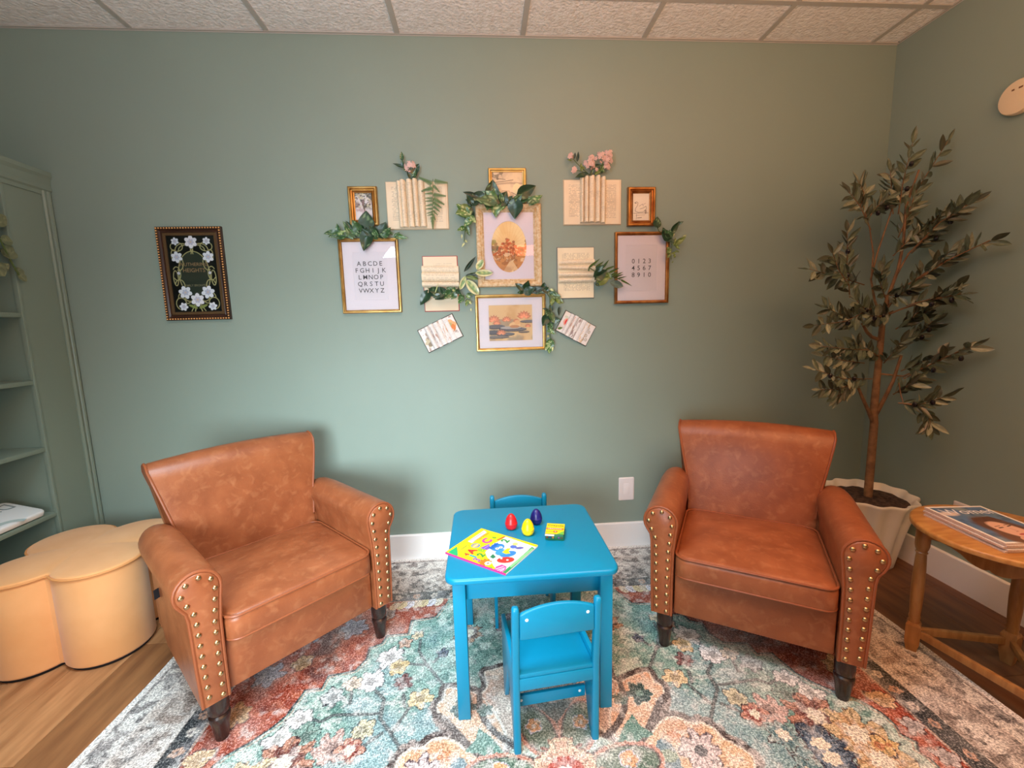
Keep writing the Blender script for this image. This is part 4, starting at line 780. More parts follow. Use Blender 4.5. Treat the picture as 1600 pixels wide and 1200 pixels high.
# small landscape, top centre
thin=[(0,0),(0,.016),(.003,.018),(.009,.018),(.012,.014),(.018,.012),(.018,.004)]
t,wi,hi,f=picture('framed_print','small bright gold framed landscape sketch at the top centre of the wall group',(-0.0832,2.0882),(0.1093,2.0911),(0.1057,1.9197),(-0.0855,1.9209),thin,gold2)
c=Canvas(wi,hi,.001,(240,216,180)); c.noise(26,(216,190,160),.7,.5,.2,61)
c.fill([(-wi/2,.012),(-.02,.018),(.02,.020),(wi/2,.016),(wi/2,.008),(0,.010),(-wi/2,.004)],(170,140,116),.6); c.line([(-wi/2,.017),(-.01,.024),(.03,.03)],.003,(120,96,80)); c.line([(-wi/2,.045),(-.04,.036),(-.01,.032)],.003,(128,108,86)); c.noise(60,(120,100,76),.8,.55,.1,62,mask=((c.X<-.02)&(c.Y>.03)).astype(float)); c.ell(.05,-.012,.022,.026,(244,226,180)); c.noise(50,(190,150,120),.6,.54,.1,63,mask=(c.Y<-.02).astype(float)); c.line([(.02,-.03),(.05,-.045),(.07,-.04)],.003,(140,104,84))
link('print',canvas_mesh('print',c,'xz',-.006),prn,t); obj('hanger',tube([(-.004,-.006,hi/2+.018),(0,-.008,hi/2+.026),(.004,-.006,hi/2+.018)],.0012,6),gold2,t)
# large ornate picture with an oval opening
oprof=[(0,0),(0,.02),(.004,.026),(.012,.028),(.022,.024),(.027,.018),(.031,.02),(.036,.014),(.040,.011),(.040,.004)]
t,wi,hi,f=picture('framed_print','large cream ornate framed picture with an oval orange landscape',(-0.1576,1.9135),(0.1813,1.9176),(0.1812,1.4977),(-0.1564,1.4976),oprof,ornate)
n=48; rx,rz=wi*.36,hi*.385; oz=-.004
def sq(a):
    ca,sa=math.cos(a),math.sin(a); k=min(wi/2/max(abs(ca),1e-9),hi/2/max(abs(sa),1e-9)); return (ca*k,sa*k)
angs=sorted([2*PI*i/n for i in range(n)]+[math.atan2(sz*hi,sx*wi)%(2*PI) for sx in (-1,1) for sz in (-1,1)])
obj('mat',rings([[(sq(a)[0],-.0072,sq(a)[1]) for a in angs],[(rx*math.cos(a),-.0072,oz+rz*math.sin(a)) for a in angs],[((rx-.0015)*math.cos(a),-.0052,oz+(rz-.0015)*math.sin(a)) for a in angs]],False,False),mat('blush mat board',(232,219,226),rough=.8),t,smooth=False)
c=Canvas(2*rx+.004,2*rz+.004,.001,(250,222,170)); c.noise(14,(240,196,130),.7,.5,.25,71); 
for a in range(14): q=math.radians(15+a*11.5); c.line([(0,.0),(.12*math.cos(q),.0+.14*math.sin(q))],.002,(226,180,120),.35)
for x,z,r,col in ((-.075,.0,.03,(170,140,90)),(-.085,-.03,.035,(150,120,80)),(.08,-.005,.035,(206,130,70)),(.085,-.035,.03,(196,110,60)),(-.07,-.055,.028,(226,120,70)),(.06,-.055,.025,(226,140,90))):
    for k in range(12): c.ell(x+RNG.uniform(-r,r)*.8,z+RNG.uniform(-r,r),r*.33,r*.3,tuple(int(min(255,v*RNG.uniform(.8,1.2))) for v in col),.8)
c.fill([(-.1,-.05),(-.05,-.035),(0,-.03),(.05,-.035),(.1,-.05),(.1,-.12),(-.1,-.12)],(214,150,90))
# a round-crowned autumn grove on a low hill
for x,z,r in ((-.03,-.012,.026),(.028,-.014,.026),(-.004,.012,.034),(-.05,-.032,.018),(.052,-.034,.018),(.012,-.026,.026)):
    for k in range(34):
        a=RNG.uniform(0,2*PI); q=math.sqrt(RNG.rand()); f=RNG.uniform(.8,1.12); c.ell(x+q*r*math.cos(a),z+q*r*.85*math.sin(a),r*.22,r*.18,tuple(int(min(255,v*f)) for v in ((214,116,66),(226,140,80),(196,100,60))[k%3]),.8)
for x,z in ((-.03,-.03),(.028,-.032),(-.004,-.022)): c.line([(x,z),(x,z-.028)],.003,(120,78,52))
c.noise(80,(250,222,180),.7,.56,.1,72,mask=((c.Y<-.03)&(c.Y>-.075)).astype(float)); c.noise(60,(160,100,60),.6,.55,.1,73,mask=(c.Y<-.04).astype(float)); c.fill([(-.03,-.12),(.0,-.075),(.03,-.06),(.02,-.075),(.05,-.12)],(240,206,160),.8); c.noise(25,(190,130,90),.5,.5,.2,74,mask=(c.Y<-.08).astype(float))
link('print',canvas_mesh('print',c,'xz',-.005),prn,t,loc=(0,0,oz))
# water lily picture
t,wi,hi,f=picture('framed_print','wide gold framed picture of orange water lilies below the oval picture',(-0.1746,1.4588),(0.1982,1.4578),(0.1972,1.159),(-0.1754,1.1632),slim,gold2)
mx,mz=wi*.155,hi*.14
flatmat(t,wi,hi,mx,mz)
pw,ph=wi-2*mx,hi-2*mz; c=Canvas(pw+.006,ph+.006,.001,(230,196,150)); c.noise(16,(214,170,120),.7,.5,.2,81); c.noise(22,(150,140,132),.6,.52,.15,82,mask=(c.Y<.02).astype(float))
for x,z,rx_,rz_,col in ((-.08,-.02,.05,.012,(120,116,120)),(-.09,-.05,.05,.012,(110,108,114)),(.01,-.035,.075,.012,(134,130,134)),(.0,-.028,.06,.010,(190,180,176)),(-.03,-.06,.05,.010,(126,124,128)),(.1,.005,.05,.008,(130,128,130)),(.07,-.05,.03,.006,(150,134,120)),(-.07,-.075,.06,.008,(140,132,128))): c.ell(x,z,rx_,rz_,(84,80,84)); c.ell(x,z+.002,rx_*.95,rz_*.8,col)
def lotus(x,z,r,c0=(226,152,120)):
    for lay,(k0,sc,f) in enumerate(((7,1.0,.92),(5,.8,1.04),(3,.55,1.12))):
        for k in range(k0):
            a=PI*(.06+.88*k/(k0-1)); L=r*sc; w=r*.26; ca,sa=math.cos(a),math.sin(a)*.9
            P=[(x,z),(x+L*.5*ca-w*sa,z+L*.5*sa+w*ca),(x+L*ca,z+L*sa),(x+L*.5*ca+w*sa,z+L*.5*sa-w*ca)]
            c.fill(P,tuple(int(min(255,v*f)) for v in c0)); c.line(P,.0011,(186,104,80),.55,True); c.line([(x,z),(x+L*.8*ca,z+L*.8*sa)],.001,(250,206,170),.6)
for x,z,r in ((.072,.028,.040),(-.09,.012,.036),(-.075,-.004,.024),(-.022,.012,.027),(.092,-.022,.018),(.03,.006,.018)): lotus(x,z,r)
lotus(-.052,-.058,.028)
c.ell(.022,-.012,.03,.016,(240,200,150)); c.ell(.034,.002,.014,.012,(236,186,136)); c.ell(.02,-.02,.026,.008,(206,150,110))
link('print',canvas_mesh('print',c,'xz',-.0045),prn,t)

# ------------------------------------------------------------ folded books on the wall
paper=mat('aged page edges',(232,216,190),rough=.85)
def page_lines(cv,per=.0072,seed=1,x0=None,x1=None,z0=None,z1=None,vert=False,c=(150,140,128),al=.55):
    u,v=(cv.Y,cv.X) if vert else (cv.X,cv.Y)
    row=np.floor(v/per); k=((v/per-row)<.42)&(vnoise(u*260+row*37,row*11.3+0*u,seed,1)>.36)
    if x0 is not None: k&=(cv.X>x0)&(cv.X<x1)&(cv.Y>z0)&(cv.Y<z1)
    cv._put(k,c,al)
def roll(parent,cx,cz,a,b,length,along='z',seed=1,col=(246,230,204),lean=0,ink=(150,138,126),art=None):
    """one folded-over page: an oval tube of paper standing proud of the spread"""
    nu,nv=22,max(8,int(length/.0026)); th=np.linspace(-.12*PI,1.12*PI,nu); s=np.linspace(-length/2,length/2,nv)
    T,Sg=np.meshgrid(th,s); X=a*np.cos(T); D=.010+b*np.sin(T)
    c=np.empty(T.shape+(3,)); c[:]=lin(col); row=np.floor(Sg/.0078)
    if along=='z':  k=((Sg/.0078-row)<.42)&(vnoise(T*9+row*31,row*7.7,seed,1)>.34)&(np.abs(Sg)<length*.42)
    else: row=np.floor(T/.42); k=((T/.42-row)<.5)&(vnoise(Sg*240+row*31,row*7.7,seed,1)>.42)&(np.abs(Sg)<length*.44)
    c[k]=c[k]*.68+lin(ink)*.32
    if art is not None:
        k=vnoise(T*2.2+seed,Sg*45,seed+9)>art[1]; c[k]=c[k]*.35+lin(art[0])*.65
    if along=='z': P=np.stack([cx+X+lean*Sg,-D,cz+Sg],-1)
    else: P=np.stack([cx+Sg,-D,cz-X+lean*Sg],-1)
    return link('folded_page',grid_mesh('folded_page',P if along!='z' else P[::-1],c if along!='z' else c[::-1]),prn,parent)
def wall_book(label,cx,cz,w,h,cover,spread,rot=0,name='folded_book',group='folded books on the wall',pc=(244,227,200)):
    t=thing(name,label,'book',(cx,-.0006,cz),group=group,rot=(0,rot,0))
    obj('cover',box(-w/2,w/2,-.003,0,-h/2,h/2),cover,t,bevel=.001)
    obj('page_block',box(-w/2+.004,w/2-.004,-.009,-.003,-h/2+.004,h/2-.004),paper,t,smooth=False)
    c=Canvas(w-.009,h-.009,.0015,pc); c.noise(9,(228,206,176),.5,.5,.3,int(w*1000)); spread(c)
    link('page_spread',canvas_mesh('page_spread',c,'xz',-.0094),prn,t); return t
beige=mat('beige book cover',(206,186,156),rough=.7); redc=mat('faded red book cover',(190,74,74),rough=.6); darkc=mat('dark book cover',(66,60,58),rough=.6); greyc=mat('grey book cover board',(120,116,112),rough=.6)
def sp_v(c): page_lines(c,x0=-c.w*.42,x1=-.05,z0=-c.h*.33,z1=c.h*.4,seed=3); page_lines(c,x0=.05,x1=c.w*.42,z0=-c.h*.36,z1=c.h*.4,seed=4); c.line([(c.w/2-.006,-c.h/2),(c.w/2-.006,c.h/2)],.002,(206,170,120),.8)
def sp_h(c): page_lines(c,vert=True,x0=-c.w*.38,x1=c.w*.38,z0=c.h*.22,z1=c.h*.40,seed=5); page_lines(c,vert=True,x0=-c.w*.34,x1=c.w*.4,z0=-c.h*.36,z1=-c.h*.14,seed=6)
def sp_r(c): page_lines(c,x0=-c.w*.2,x1=c.w*.36,z0=c.h*.26,z1=c.h*.38,seed=7,al=.35)
bl=wall_book('open book with five rolled pages, pink flower and fern, left of the top pictures',*(-0.4493,1.912,0.3116,0.2351),beige,sp_v)
for i,(x,a,dz,l) in enumerate(((-.085,.011,-.002,.222),(-.066,.0145,.001,.226),(-.033,.0148,.003,.230),(-.005,.013,.004,.230),(.026,.0155,.0,.222))): roll(bl,x,dz+.004,a,.026+.004*(i%2),l,'z',i+2,lean=-.02)
brr=wall_book('open book with five rolled pages and pink blossoms, right of the top pictures',*(0.4554,1.922,0.3086,0.2282),beige,sp_v)
for i,(x,a,dz,l) in enumerate(((-.058,.0095,.004,.222),(-.035,.0115,.006,.226),(-.006,.0155,.009,.228),(.026,.013,.008,.228),(.054,.012,.004,.226))): roll(brr,x,dz+.004,a,.026+.003*(i%2),l,'z',i+12,lean=.006)
rb=wall_book('red covered book hung sideways with folded pages and dark ivy inside',*(-0.3495,1.5203,0.1819,0.2845),redc,sp_r)
for i,(z,a,b,l) in enumerate(((.074,.017,.012,.19),(.035,.023,.018,.192),(-.004,.015,.02,.19))): roll(rb,0,z,a,b,l,'x',i+22,lean=-.02)
rk=wall_book('cream book hung sideways with four folded pages and palm leaves inside',*(0.3648,1.5636,0.2019,0.2689),greyc,sp_h,pc=(246,232,202))
for i,(z,a,b,l) in enumerate(((.057,.013,.014,.19),(.026,.012,.022,.196),(-.008,.0135,.024,.2),(-.038,.0135,.022,.196))): roll(rk,.004,z,a,b,l,'x',i+32,lean=-.035 if i==1 else 0)
def sp_c1(c):
    c.flower(c.w*.33,-c.h*.0+.012,.034,5,(232,176,120),None,depth=.2); c.ell(c.w*.36,.0,.018,.02,(226,130,60)); c.ell(c.w*.33,.02,.012,.01,(196,170,110)); c.ell(c.w*.3,-.015,.012,.014,(236,206,196))
    c.flower(-c.w*.34,-.018,.03,6,(206,190,160),None); c.ell(-c.w*.33,-.03,.02,.012,(150,130,110)); c.ell(-c.w*.3,.02,.012,.022,(190,170,150)); c.noise(70,(150,110,90),.7,.6,.1,91)
def sp_c2(c):
    c.ell(-c.w*.34,.006,.018,.022,(240,180,160)); c.ell(-c.w*.34,.006,.009,.016,(222,60,60)); c.ell(-c.w*.26,.03,.008,.006,(190,90,140)); c.ell(-c.w*.4,.03,.012,.007,(190,200,170),.6)
    for x,z in ((.34,.03),(.4,.015),(.37,-.01),(.33,-.035),(.42,-.03)): c.ell(c.w*x,z,.007,.009,(170,160,150)); c.ell(c.w*x,z,.004,.006,(226,214,204))
def small_book(label,pts,spread,cover,arts,name='folded_book'):
    (x0,z0),(x1,z1),(x2,z2),(x3,z3)=pts; ang=math.atan2(z1-z0,x1-x0); w=math.hypot(x1-x0,z1-z0); h=math.hypot(x3-x0,z3-z0)
    t=wall_book(label,(x0+x1+x2+x3)/4,(z0+z1+z2+z3)/4,w,h,cover,spread,rot=-ang,pc=(238,230,228))
    for i,ar in enumerate(arts): roll(t,(-.052+i*.026)*w/.2,0,.0125,.010+.006*math.sin(i+1.2),h-.008+.004*(i%2),'z',i+61,col=(240,234,232),ink=(186,170,170),art=ar)
small_book('small white picture book with folded pages tilted up to the right',((-0.4876,1.2801),(-0.2994,1.3657),(-0.2436,1.25),(-0.4269,1.1601)),sp_c1,darkc,(None,((170,110,90),.62),None,((196,130,80),.6),None))
small_book('small white picture book with folded pages tilted down to the right',((0.3121,1.3715),(0.4799,1.2786),(0.4127,1.1697),(0.2519,1.264)),sp_c2,darkc,(None,((206,150,120),.62),((130,80,70),.58),None,((214,160,80),.55)))
# blossoms and fern in the upper books
pinkm=mat('pink blossom',(232,206,198),rough=.6,c2=(212,164,158),nscale=60,rand=.1)
def floret_mesh(seed):
    m=MB(); rs=np.random.RandomState(seed)
    for k in range(5):
        a=2*PI*k/5+rs.uniform(-.2,.2); ca,sa=math.cos(a),math.sin(a); L=1.; w=.38
        q=[(0,0,0),(.5*L,w,.22),(L,.18,.1),(L,-.18,.1),(.5*L,-w,.22)]
        m.add(([(x*ca-y*sa,x*sa+y*ca,z) for x,y,z in q],[(0,1,2,3,4)]))
    m.add(sph((0,0,.1),.16,.16,.14,6,4)); return mesh('floret',m,ang=60)
FLO=[floret_mesh(i) for i in range(3)]
def sprig(label,clusters,leaves,stems,o):
    t=thing('flower_sprig',label,'flowers',(o[0],0,o[1]))
    for st in stems: obj('stem',tube([(x-o[0],-.028-.003*i,z-o[1]) for i,(x,z) in enumerate(st)],.0016,6),stemm,t)
    for cx,cz,r,n in clusters:
        for k in range(n):
            a=random.uniform(0,2*PI); q=r*math.sqrt(random.random()); dx,dz=q*math.cos(a),q*math.sin(a); dy=math.sqrt(max(0,r*r-q*q))*.8
            M=Matrix.Translation((cx+dx-o[0],-.035-dy,cz+dz-o[1]))@Euler((PI/2+dz/r*-.8,random.uniform(0,6),dx/r*.8)).to_matrix().to_4x4()@Matrix.Scale(random.uniform(.009,.013),4)
            link('floret',random.choice(FLO),pinkm,t,M=M)
    for bx_,bz,tx,tz,w,k in leaves: place_leaf(t,(bx_,-.036,bz),(tx,-.045,tz),w,k,origin=(o[0],0,o[1]))
    return t
sprig('cluster of pink blossoms rising from the rolled pages of the right upper book',((0.3362,2.1372,0.0101,7),(0.3527,2.072,0.0124,9),(0.431,2.0994,0.025,22),(0.4423,2.1331,0.0102,5),(0.4877,2.1289,0.025,16),(0.5309,2.1457,0.0194,14),(0.5265,2.1162,0.0205,14),(0.522,2.0888,0.0103,6),(0.4673,2.0761,0.0057,2)),
((0.3519,2.1246,0.3577,2.154,0.4,'n'),(0.3687,2.112,0.3746,2.1592,0.3,'n'),(0.3923,2.0656,0.3879,2.1057,0.4,'s'),(0.4059,2.0529,0.3581,2.0371,0.45,'d'),(0.4537,2.0846,0.4924,2.0951,0.5,'d'),(0.4947,2.0655,0.5014,2.1078,0.5,'m'),(0.44,2.0507,0.4537,2.0804,0.4,'d'),(0.4582,2.0507,0.4993,2.0761,0.4,'s'),(0.3428,2.1184,0.3158,2.1205,0.3,'s'),(0.4036,2.0593,0.4286,2.0486,0.3,'d'),(0.4082,2.0762,0.3901,2.0889,0.4,'s'),(0.4901,2.0803,0.513,2.0591,0.5,'m')),
(((0.4439,2.046),(0.4004,2.0771),(0.3664,2.1068),(0.3415,2.1322)),((0.4485,2.046),(0.4439,2.0727),(0.4393,2.0983)),((0.4553,2.046),(0.4806,2.0684),(0.5172,2.111)),((0.4255,2.0471),(0.3936,2.0685),(0.3616,2.0729))),(0.4473,2.0548))
sprig('small pink blossom sprig rising from the left upper book',((-0.4719,2.0885,0.0248,16),),
((-0.5098,2.125,-0.5096,2.1579,0.5,'m'),(-0.5062,2.0938,-0.5123,2.125,0.4,'d'),(-0.5064,2.0903,-0.5545,2.1042,0.32,'d'),(-0.4493,2.0693,-0.4256,2.1007,0.7,'d'),(-0.4693,2.0378,-0.4876,2.0694,0.5,'d'),(-0.4653,2.0448,-0.4333,2.0937,0.5,'d'),(-0.4931,2.0694,-0.505,2.0833,0.5,'m'),(-0.462,2.0378,-0.4454,2.0728,0.5,'m')),
(((-0.4638,2.0143),(-0.4673,2.0497),(-0.4743,2.0885)),((-0.4677,2.0426),(-0.4917,2.0744),(-0.5085,2.099),(-0.513,2.134))),(-0.4706,2.0568))
fn=thing('fern_frond','green fern frond lying over the right page of the left upper book','fern',(-0.3663,0,1.907))
fo_=(-0.3663,0,1.907)
obj('stem',tube([(x-fo_[0],-.048,z-fo_[2]) for x,z in ((-0.3736,1.7872),(-0.3726,1.8595),(-0.3664,1.9312),(-0.3639,1.981),(-0.3616,2.027))],.0016,6),stemm,fn)
def pinna_mesh(seed):
    rs=np.random.RandomState(seed); m=MB(); m.add(([(0,0,0),(.03,.5,0),(0,1,-.05),(-.03,.5,0)],[(0,1,2,3)]))
    for i in range(11):
        y=.04+.085*i; L=.20*(1-.75*i/11)
        for s in (-1,1): m.add(([(0,y-.035,0),(s*L,y+.05,-.02),(s*L*.9,y+.09,-.02),(0,y+.05,0)],[(0,1,2,3)]))
    return mesh('pinna',m,smooth=False)
PIN=pinna_mesh(1); fernm=mat('fern green',(84,122,60),rough=.5,c2=(62,98,44),nscale=30)
for bx_,bz,tx,tz in ((-0.3654,1.9863,-0.4235,1.9688),(-0.3668,1.9597,-0.4057,1.957),(-0.3679,1.9366,-0.4057,1.9368),(-0.3686,1.9241,-0.4065,1.9214),(-0.3695,1.9062,-0.4051,1.8993),(-0.3705,1.8865,-0.4059,1.8842),(-0.3713,1.8703,-0.4014,1.8634),(-0.3718,1.8595,-0.399,1.8526),(-0.3612,1.9969,-0.3296,1.9631),(-0.3634,1.9526,-0.2988,1.9458),(-0.3643,1.9347,-0.3082,1.904),(-0.3671,1.9169,-0.3238,1.8887),(-0.3662,1.8972,-0.334,1.8708),(-0.369,1.8775,-0.3452,1.8539),(-0.3716,1.8631,-0.3577,1.8287),(-0.3664,2.004,-0.4309,2.0359),(-0.3566,2.0156,-0.2867,2.0083),(-0.3724,1.8487,-0.3732,1.7872),(-0.3657,1.981,-0.414,1.9759)):
    b=Vector((bx_-fo_[0],-.049,bz-fo_[2])); d=Vector((tx-bx_,0,tz-bz)); L=d.length; yv=d.normalized(); nn=Vector((random.uniform(-.2,.2),-1,random.uniform(-.2,.2))); nn=(nn-yv*nn.dot(yv)).normalized(); xv=yv.cross(nn); wv=min(1.0,.02/L/.17)
    link('pinna',PIN,fernm,fn,M=Matrix(((xv.x*L*wv,yv.x*L,nn.x*L,b.x),(xv.y*L*wv,yv.y*L,nn.y*L,b.y),(xv.z*L*wv,yv.z*L,nn.z*L,b.z),(0,0,0,1))))

# ------------------------------------------------------------ potted olive tree
PC=(1.868,-.285)
tr=thing('potted_olive_tree','artificial olive tree in a white fluted pot in the back right corner','plant',(PC[0],PC[1],ZF))
potm=mat('ivory glazed pot',(232,226,212),rough=.35,spec=.5)
def fl_ring(r,z,amp): return [(r*(1+amp*math.cos(12*2*PI*k/96))*math.cos(2*PI*k/96),r*(1+amp*math.cos(12*2*PI*k/96))*math.sin(2*PI*k/96),z) for k in range(96)]
obj('pot',rings([fl_ring(r,z,a) for r,z,a in ((.118,0,.03),(.126,.012,.035),(.132,.05,.045),(.142,.12,.055),(.155,.2,.06),(.172,.28,.06),(.186,.335,.055),(.198,.362,.05),(.202,.374,.05),(.199,.38,.05),(.190,.376,.045),(.178,.35,.03),(.17,.33,.02))],True,False),potm,tr,ang=60)
so=[]
for r in (.172,.14,.1,.06,.025): so.append([(r*math.cos(2*PI*k/36),r*math.sin(2*PI*k/36),.345+.012*(1-(r/.17)**2)+random.uniform(-.004,.004)) for k in range(36)])
obj('soil',rings(so,False,True),mat('dark bark mulch',(82,62,50),rough=.95,c2=(40,28,22),nscale=60,detail=8,bump=1.,bscale=120,lo=.4,hi=.6),tr,ang=60)
bark=mat('tan bark',(146,108,74),rough=.8,c2=(112,80,54),nscale=30,bump=.6,bscale=50)
O=Vector((PC[0],PC[1],ZF))
def Lc(l): return [tuple(Vector(p)-O) for p in l]
tk=Lc(((1.868,-0.285,0.34),(1.8615,-0.29,0.6634),(1.8609,-0.29,0.7468),(1.8528,-0.29,0.8022),(1.8531,-0.29,0.9786),(1.856,-0.29,1.1248),(1.856,-0.29,1.2686),(1.8739,-0.29,1.3966)))
trunk=obj('trunk',tube(tk,[.020,.0185,.018,.018,.016,.0145,.013,.010],12),bark,tr)
def branch(pts,r0,r1): n=len(pts); return obj('branch',tube(pts,[r0+(r1-r0)*i/(n-1) for i in range(n)],7),bark,tr)
for pl,r0,r1 in ((((1.8516,-0.29,0.7541),(1.802,-0.31,0.8219),(1.7444,-0.33,0.8948),(1.6888,-0.35,0.9722)),.010,.006),(((1.8627,-0.29,0.788),(1.872,-0.32,0.8749),(1.8915,-0.34,0.9703),(1.9018,-0.36,1.1018)),.011,.006),(((1.8539,-0.29,1.1748),(1.798,-0.3,1.1923),(1.7584,-0.31,1.2195),(1.7219,-0.32,1.2614)),.009,.006),(((1.8724,-0.29,1.3839),(1.9034,-0.3,1.5213),(1.9178,-0.3,1.645),(1.9033,-0.31,1.8129),(1.9312,-0.33,1.9718)),.008,.004),(((1.7648,-0.3,1.4737),(1.787,-0.3,1.5975),(1.8168,-0.3,1.7074),(1.8462,-0.3,1.8159)),.004,.003),(((1.7675,-0.3,1.4736),(1.7572,-0.31,1.5963),(1.7165,-0.32,1.7162),(1.6394,-0.34,1.8535)),.004,.002),(((1.856,-0.29,1.2686),(1.7948,-0.3,1.3722),(1.7661,-0.3,1.4736)),.007,.004),(((1.8992,-0.3,1.4963),(1.9194,-0.33,1.5908),(1.9887,-0.4,1.7077),(2,-0.512,1.7811)),.005,.002),(((1.8648,-0.29,1.32),(1.899,-0.34,1.43),(1.9872,-0.42,1.5283),(2,-0.5997,1.5997)),.005,.002),(((1.8604,-0.29,1.2943),(1.9095,-0.34,1.3298),(1.9762,-0.4,1.3626),(2,-0.5126,1.3845)),.005,.002),(((1.8534,-0.29,1.0054),(1.9236,-0.36,0.9978),(2,-0.4554,1.0807),(2,-0.5781,1.1597)),.005,.002),(((1.8973,-0.36,0.9857),(1.8564,-0.42,0.9184),(1.8322,-0.46,0.8818),(1.8997,-0.52,0.8718)),.003,.002)): branch(Lc(pl),r0,r1)
olvL=[leaf_mesh('olive',100+i,((92,102,82),((120,126,102),.2),None)) for i in range(2)]+[leaf_mesh('olive',110,((140,144,120),((164,164,140),.3),None)),leaf_mesh('olive',111,((70,72,54),None,None))]
LEAF['o']=olvL
olm=mat('black olive',(30,20,26),rough=.25)
twigs=(((1.8991,-0.3,1.6943),(1.9387,-0.32,1.8812),(2,-0.3855,2.0766)),((1.8768,-0.3,1.7795),(1.8874,-0.3,1.9348),(1.8961,-0.32,2.0909)),((1.8696,-0.28,1.7845),(1.8628,-0.27,1.8842),(1.8458,-0.27,1.9863)),((1.7242,-0.32,1.7041),(1.6436,-0.34,1.8068),(1.5649,-0.36,1.8654)),((1.7305,-0.3,1.7687),(1.766,-0.3,1.8164),(1.7845,-0.32,1.8348)),((1.6526,-0.33,1.8094),(1.6668,-0.33,1.8679),(1.6347,-0.34,1.9056)),((1.9228,-0.35,1.6117),(1.9652,-0.42,1.715),(2,-0.5223,1.7782)),((1.9641,-0.3,1.595),(2,-0.3697,1.6788),(2,-0.4718,1.7698)),((1.9295,-0.36,1.4522),(2,-0.4521,1.5469),(2,-0.6045,1.5988)),((1.9665,-0.3,1.4447),(2,-0.3631,1.5117),(2,-0.4484,1.5822)),((1.901,-0.36,1.3417),(1.9792,-0.42,1.3735),(2,-0.5179,1.3841)),((2,-0.3023,1.2389),(2,-0.3931,1.338),(2,-0.4872,1.4211)),((1.7052,-0.33,1.447),(1.5256,-0.38,1.4817),(1.35,-0.42,1.5153)),((1.628,-0.34,1.3859),(1.5659,-0.38,1.5405),(1.5359,-0.4,1.6834)),((1.5628,-0.4,1.4433),(1.4712,-0.44,1.5107),(1.4239,-0.46,1.577)),((1.7656,-0.32,1.3339),(1.5642,-0.4,1.2748),(1.3696,-0.45,1.2614)),((1.6871,-0.34,1.2471),(1.5667,-0.38,1.2994),(1.4685,-0.4,1.3376)),((1.752,-0.34,1.1307),(1.5752,-0.4,1.1455),(1.4001,-0.46,1.1658)),((1.74,-0.33,1.0658),(1.5845,-0.38,1.0877),(1.4494,-0.42,1.1197)),((1.7888,-0.33,0.9857),(1.5562,-0.42,1.0048),(1.3829,-0.46,1.0582)),((1.6925,-0.36,0.9798),(1.5341,-0.42,0.9555),(1.4089,-0.46,0.9659)),((1.6708,-0.37,0.969),(1.5928,-0.4,0.9377),(1.524,-0.42,0.9181)),((1.9039,-0.38,0.9879),(1.9815,-0.46,1.0817),(2,-0.5837,1.1543)),((1.928,-0.34,1.0215),(1.9997,-0.36,1.0601),(2,-0.4516,1.1174)),((1.8777,-0.36,0.908),(1.9005,-0.4,0.9521),(1.9359,-0.42,0.9918)),((1.8262,-0.44,0.8822),(1.8686,-0.5,0.8815),(1.9356,-0.54,0.9226)),((1.87,-0.5,0.8691),(1.894,-0.53,0.825),(1.8948,-0.54,0.7782)),((1.8585,-0.29,1.3842),(1.7945,-0.32,1.4586),(1.7825,-0.34,1.5182)),((1.9067,-0.29,1.319),(1.8044,-0.34,1.2946),(1.6987,-0.38,1.2963)),((1.9197,-0.3,1.228),(1.9436,-0.34,1.2659),(1.9837,-0.36,1.3274)),((1.8736,-0.3,1.059),(1.877,-0.34,1.1141),(1.8716,-0.38,1.1673)),((1.9617,-0.32,1.1624),(2,-0.3453,1.2008),(2,-0.4008,1.2639)),((1.8697,-0.3,1.584),(1.9007,-0.33,1.6398),(1.9535,-0.35,1.6954)),((1.9933,-0.28,1.6478),(2,-0.3303,1.7111),(2,-0.3954,1.7667)),((1.8445,-0.29,1.2429),(1.7301,-0.33,1.3218),(1.6443,-0.36,1.372)),((1.8598,-0.29,1.0851),(1.752,-0.34,1.1307),(1.6302,-0.38,1.1741)),((1.9082,-0.28,1.6736),(1.9504,-0.27,1.7617),(1.9973,-0.27,1.8349)),((1.8671,-0.28,1.3974),(1.8758,-0.34,1.3931),(1.8977,-0.38,1.4265)))
nleaf=0; extra=MB(); extra_c=[]
for ti,tw in enumerate(twigs):
    P=[Vector(p) for p in tw]
    obj('twig',tube(Lc(tw),[.0028,.002,.0012],5),bark,tr)
    n=19
    for k in range(n):
        q=.10+.90*k/(n-1); a=P[0].lerp(P[1],q*2) if q<.5 else P[1].lerp(P[2],q*2-1); d=((P[1]-P[0]) if q<.5 else (P[2]-P[1])).normalized()
        side=1 if k%2 else -1
        pr=d.cross(Vector((random.uniform(-.5,.5),-1,random.uniform(-.5,.5)))).normalized()*side
        dirn=(d*random.uniform(.45,.9)+pr*random.uniform(.4,.9)+Vector((0,random.uniform(-.5,.3),0))).normalized()
        if k==n-1: dirn=d
        L=random.uniform(.052,.086); tip=a+dirn*L
        if tip.x>XR-.015: tip.x=XR-.015-random.uniform(0,.02)
        nleaf+=1
        if nleaf<=300 or True:
            lo=place_leaf(tr,a,tip,random.uniform(.28,.40),'o',.8,N0=(-.2,-1,.45),origin=O)
            if nleaf>300: extra_c.append(lo)
    if ti%3==1:
        for q in (.4,.75): obj('olive',sph((0,0,0),.0095,.0095,.013,8,6),olm,tr,loc=(P[0].lerp(P[2],q)-O)+Vector((random.uniform(-.02,.02),-.015,-.015)))
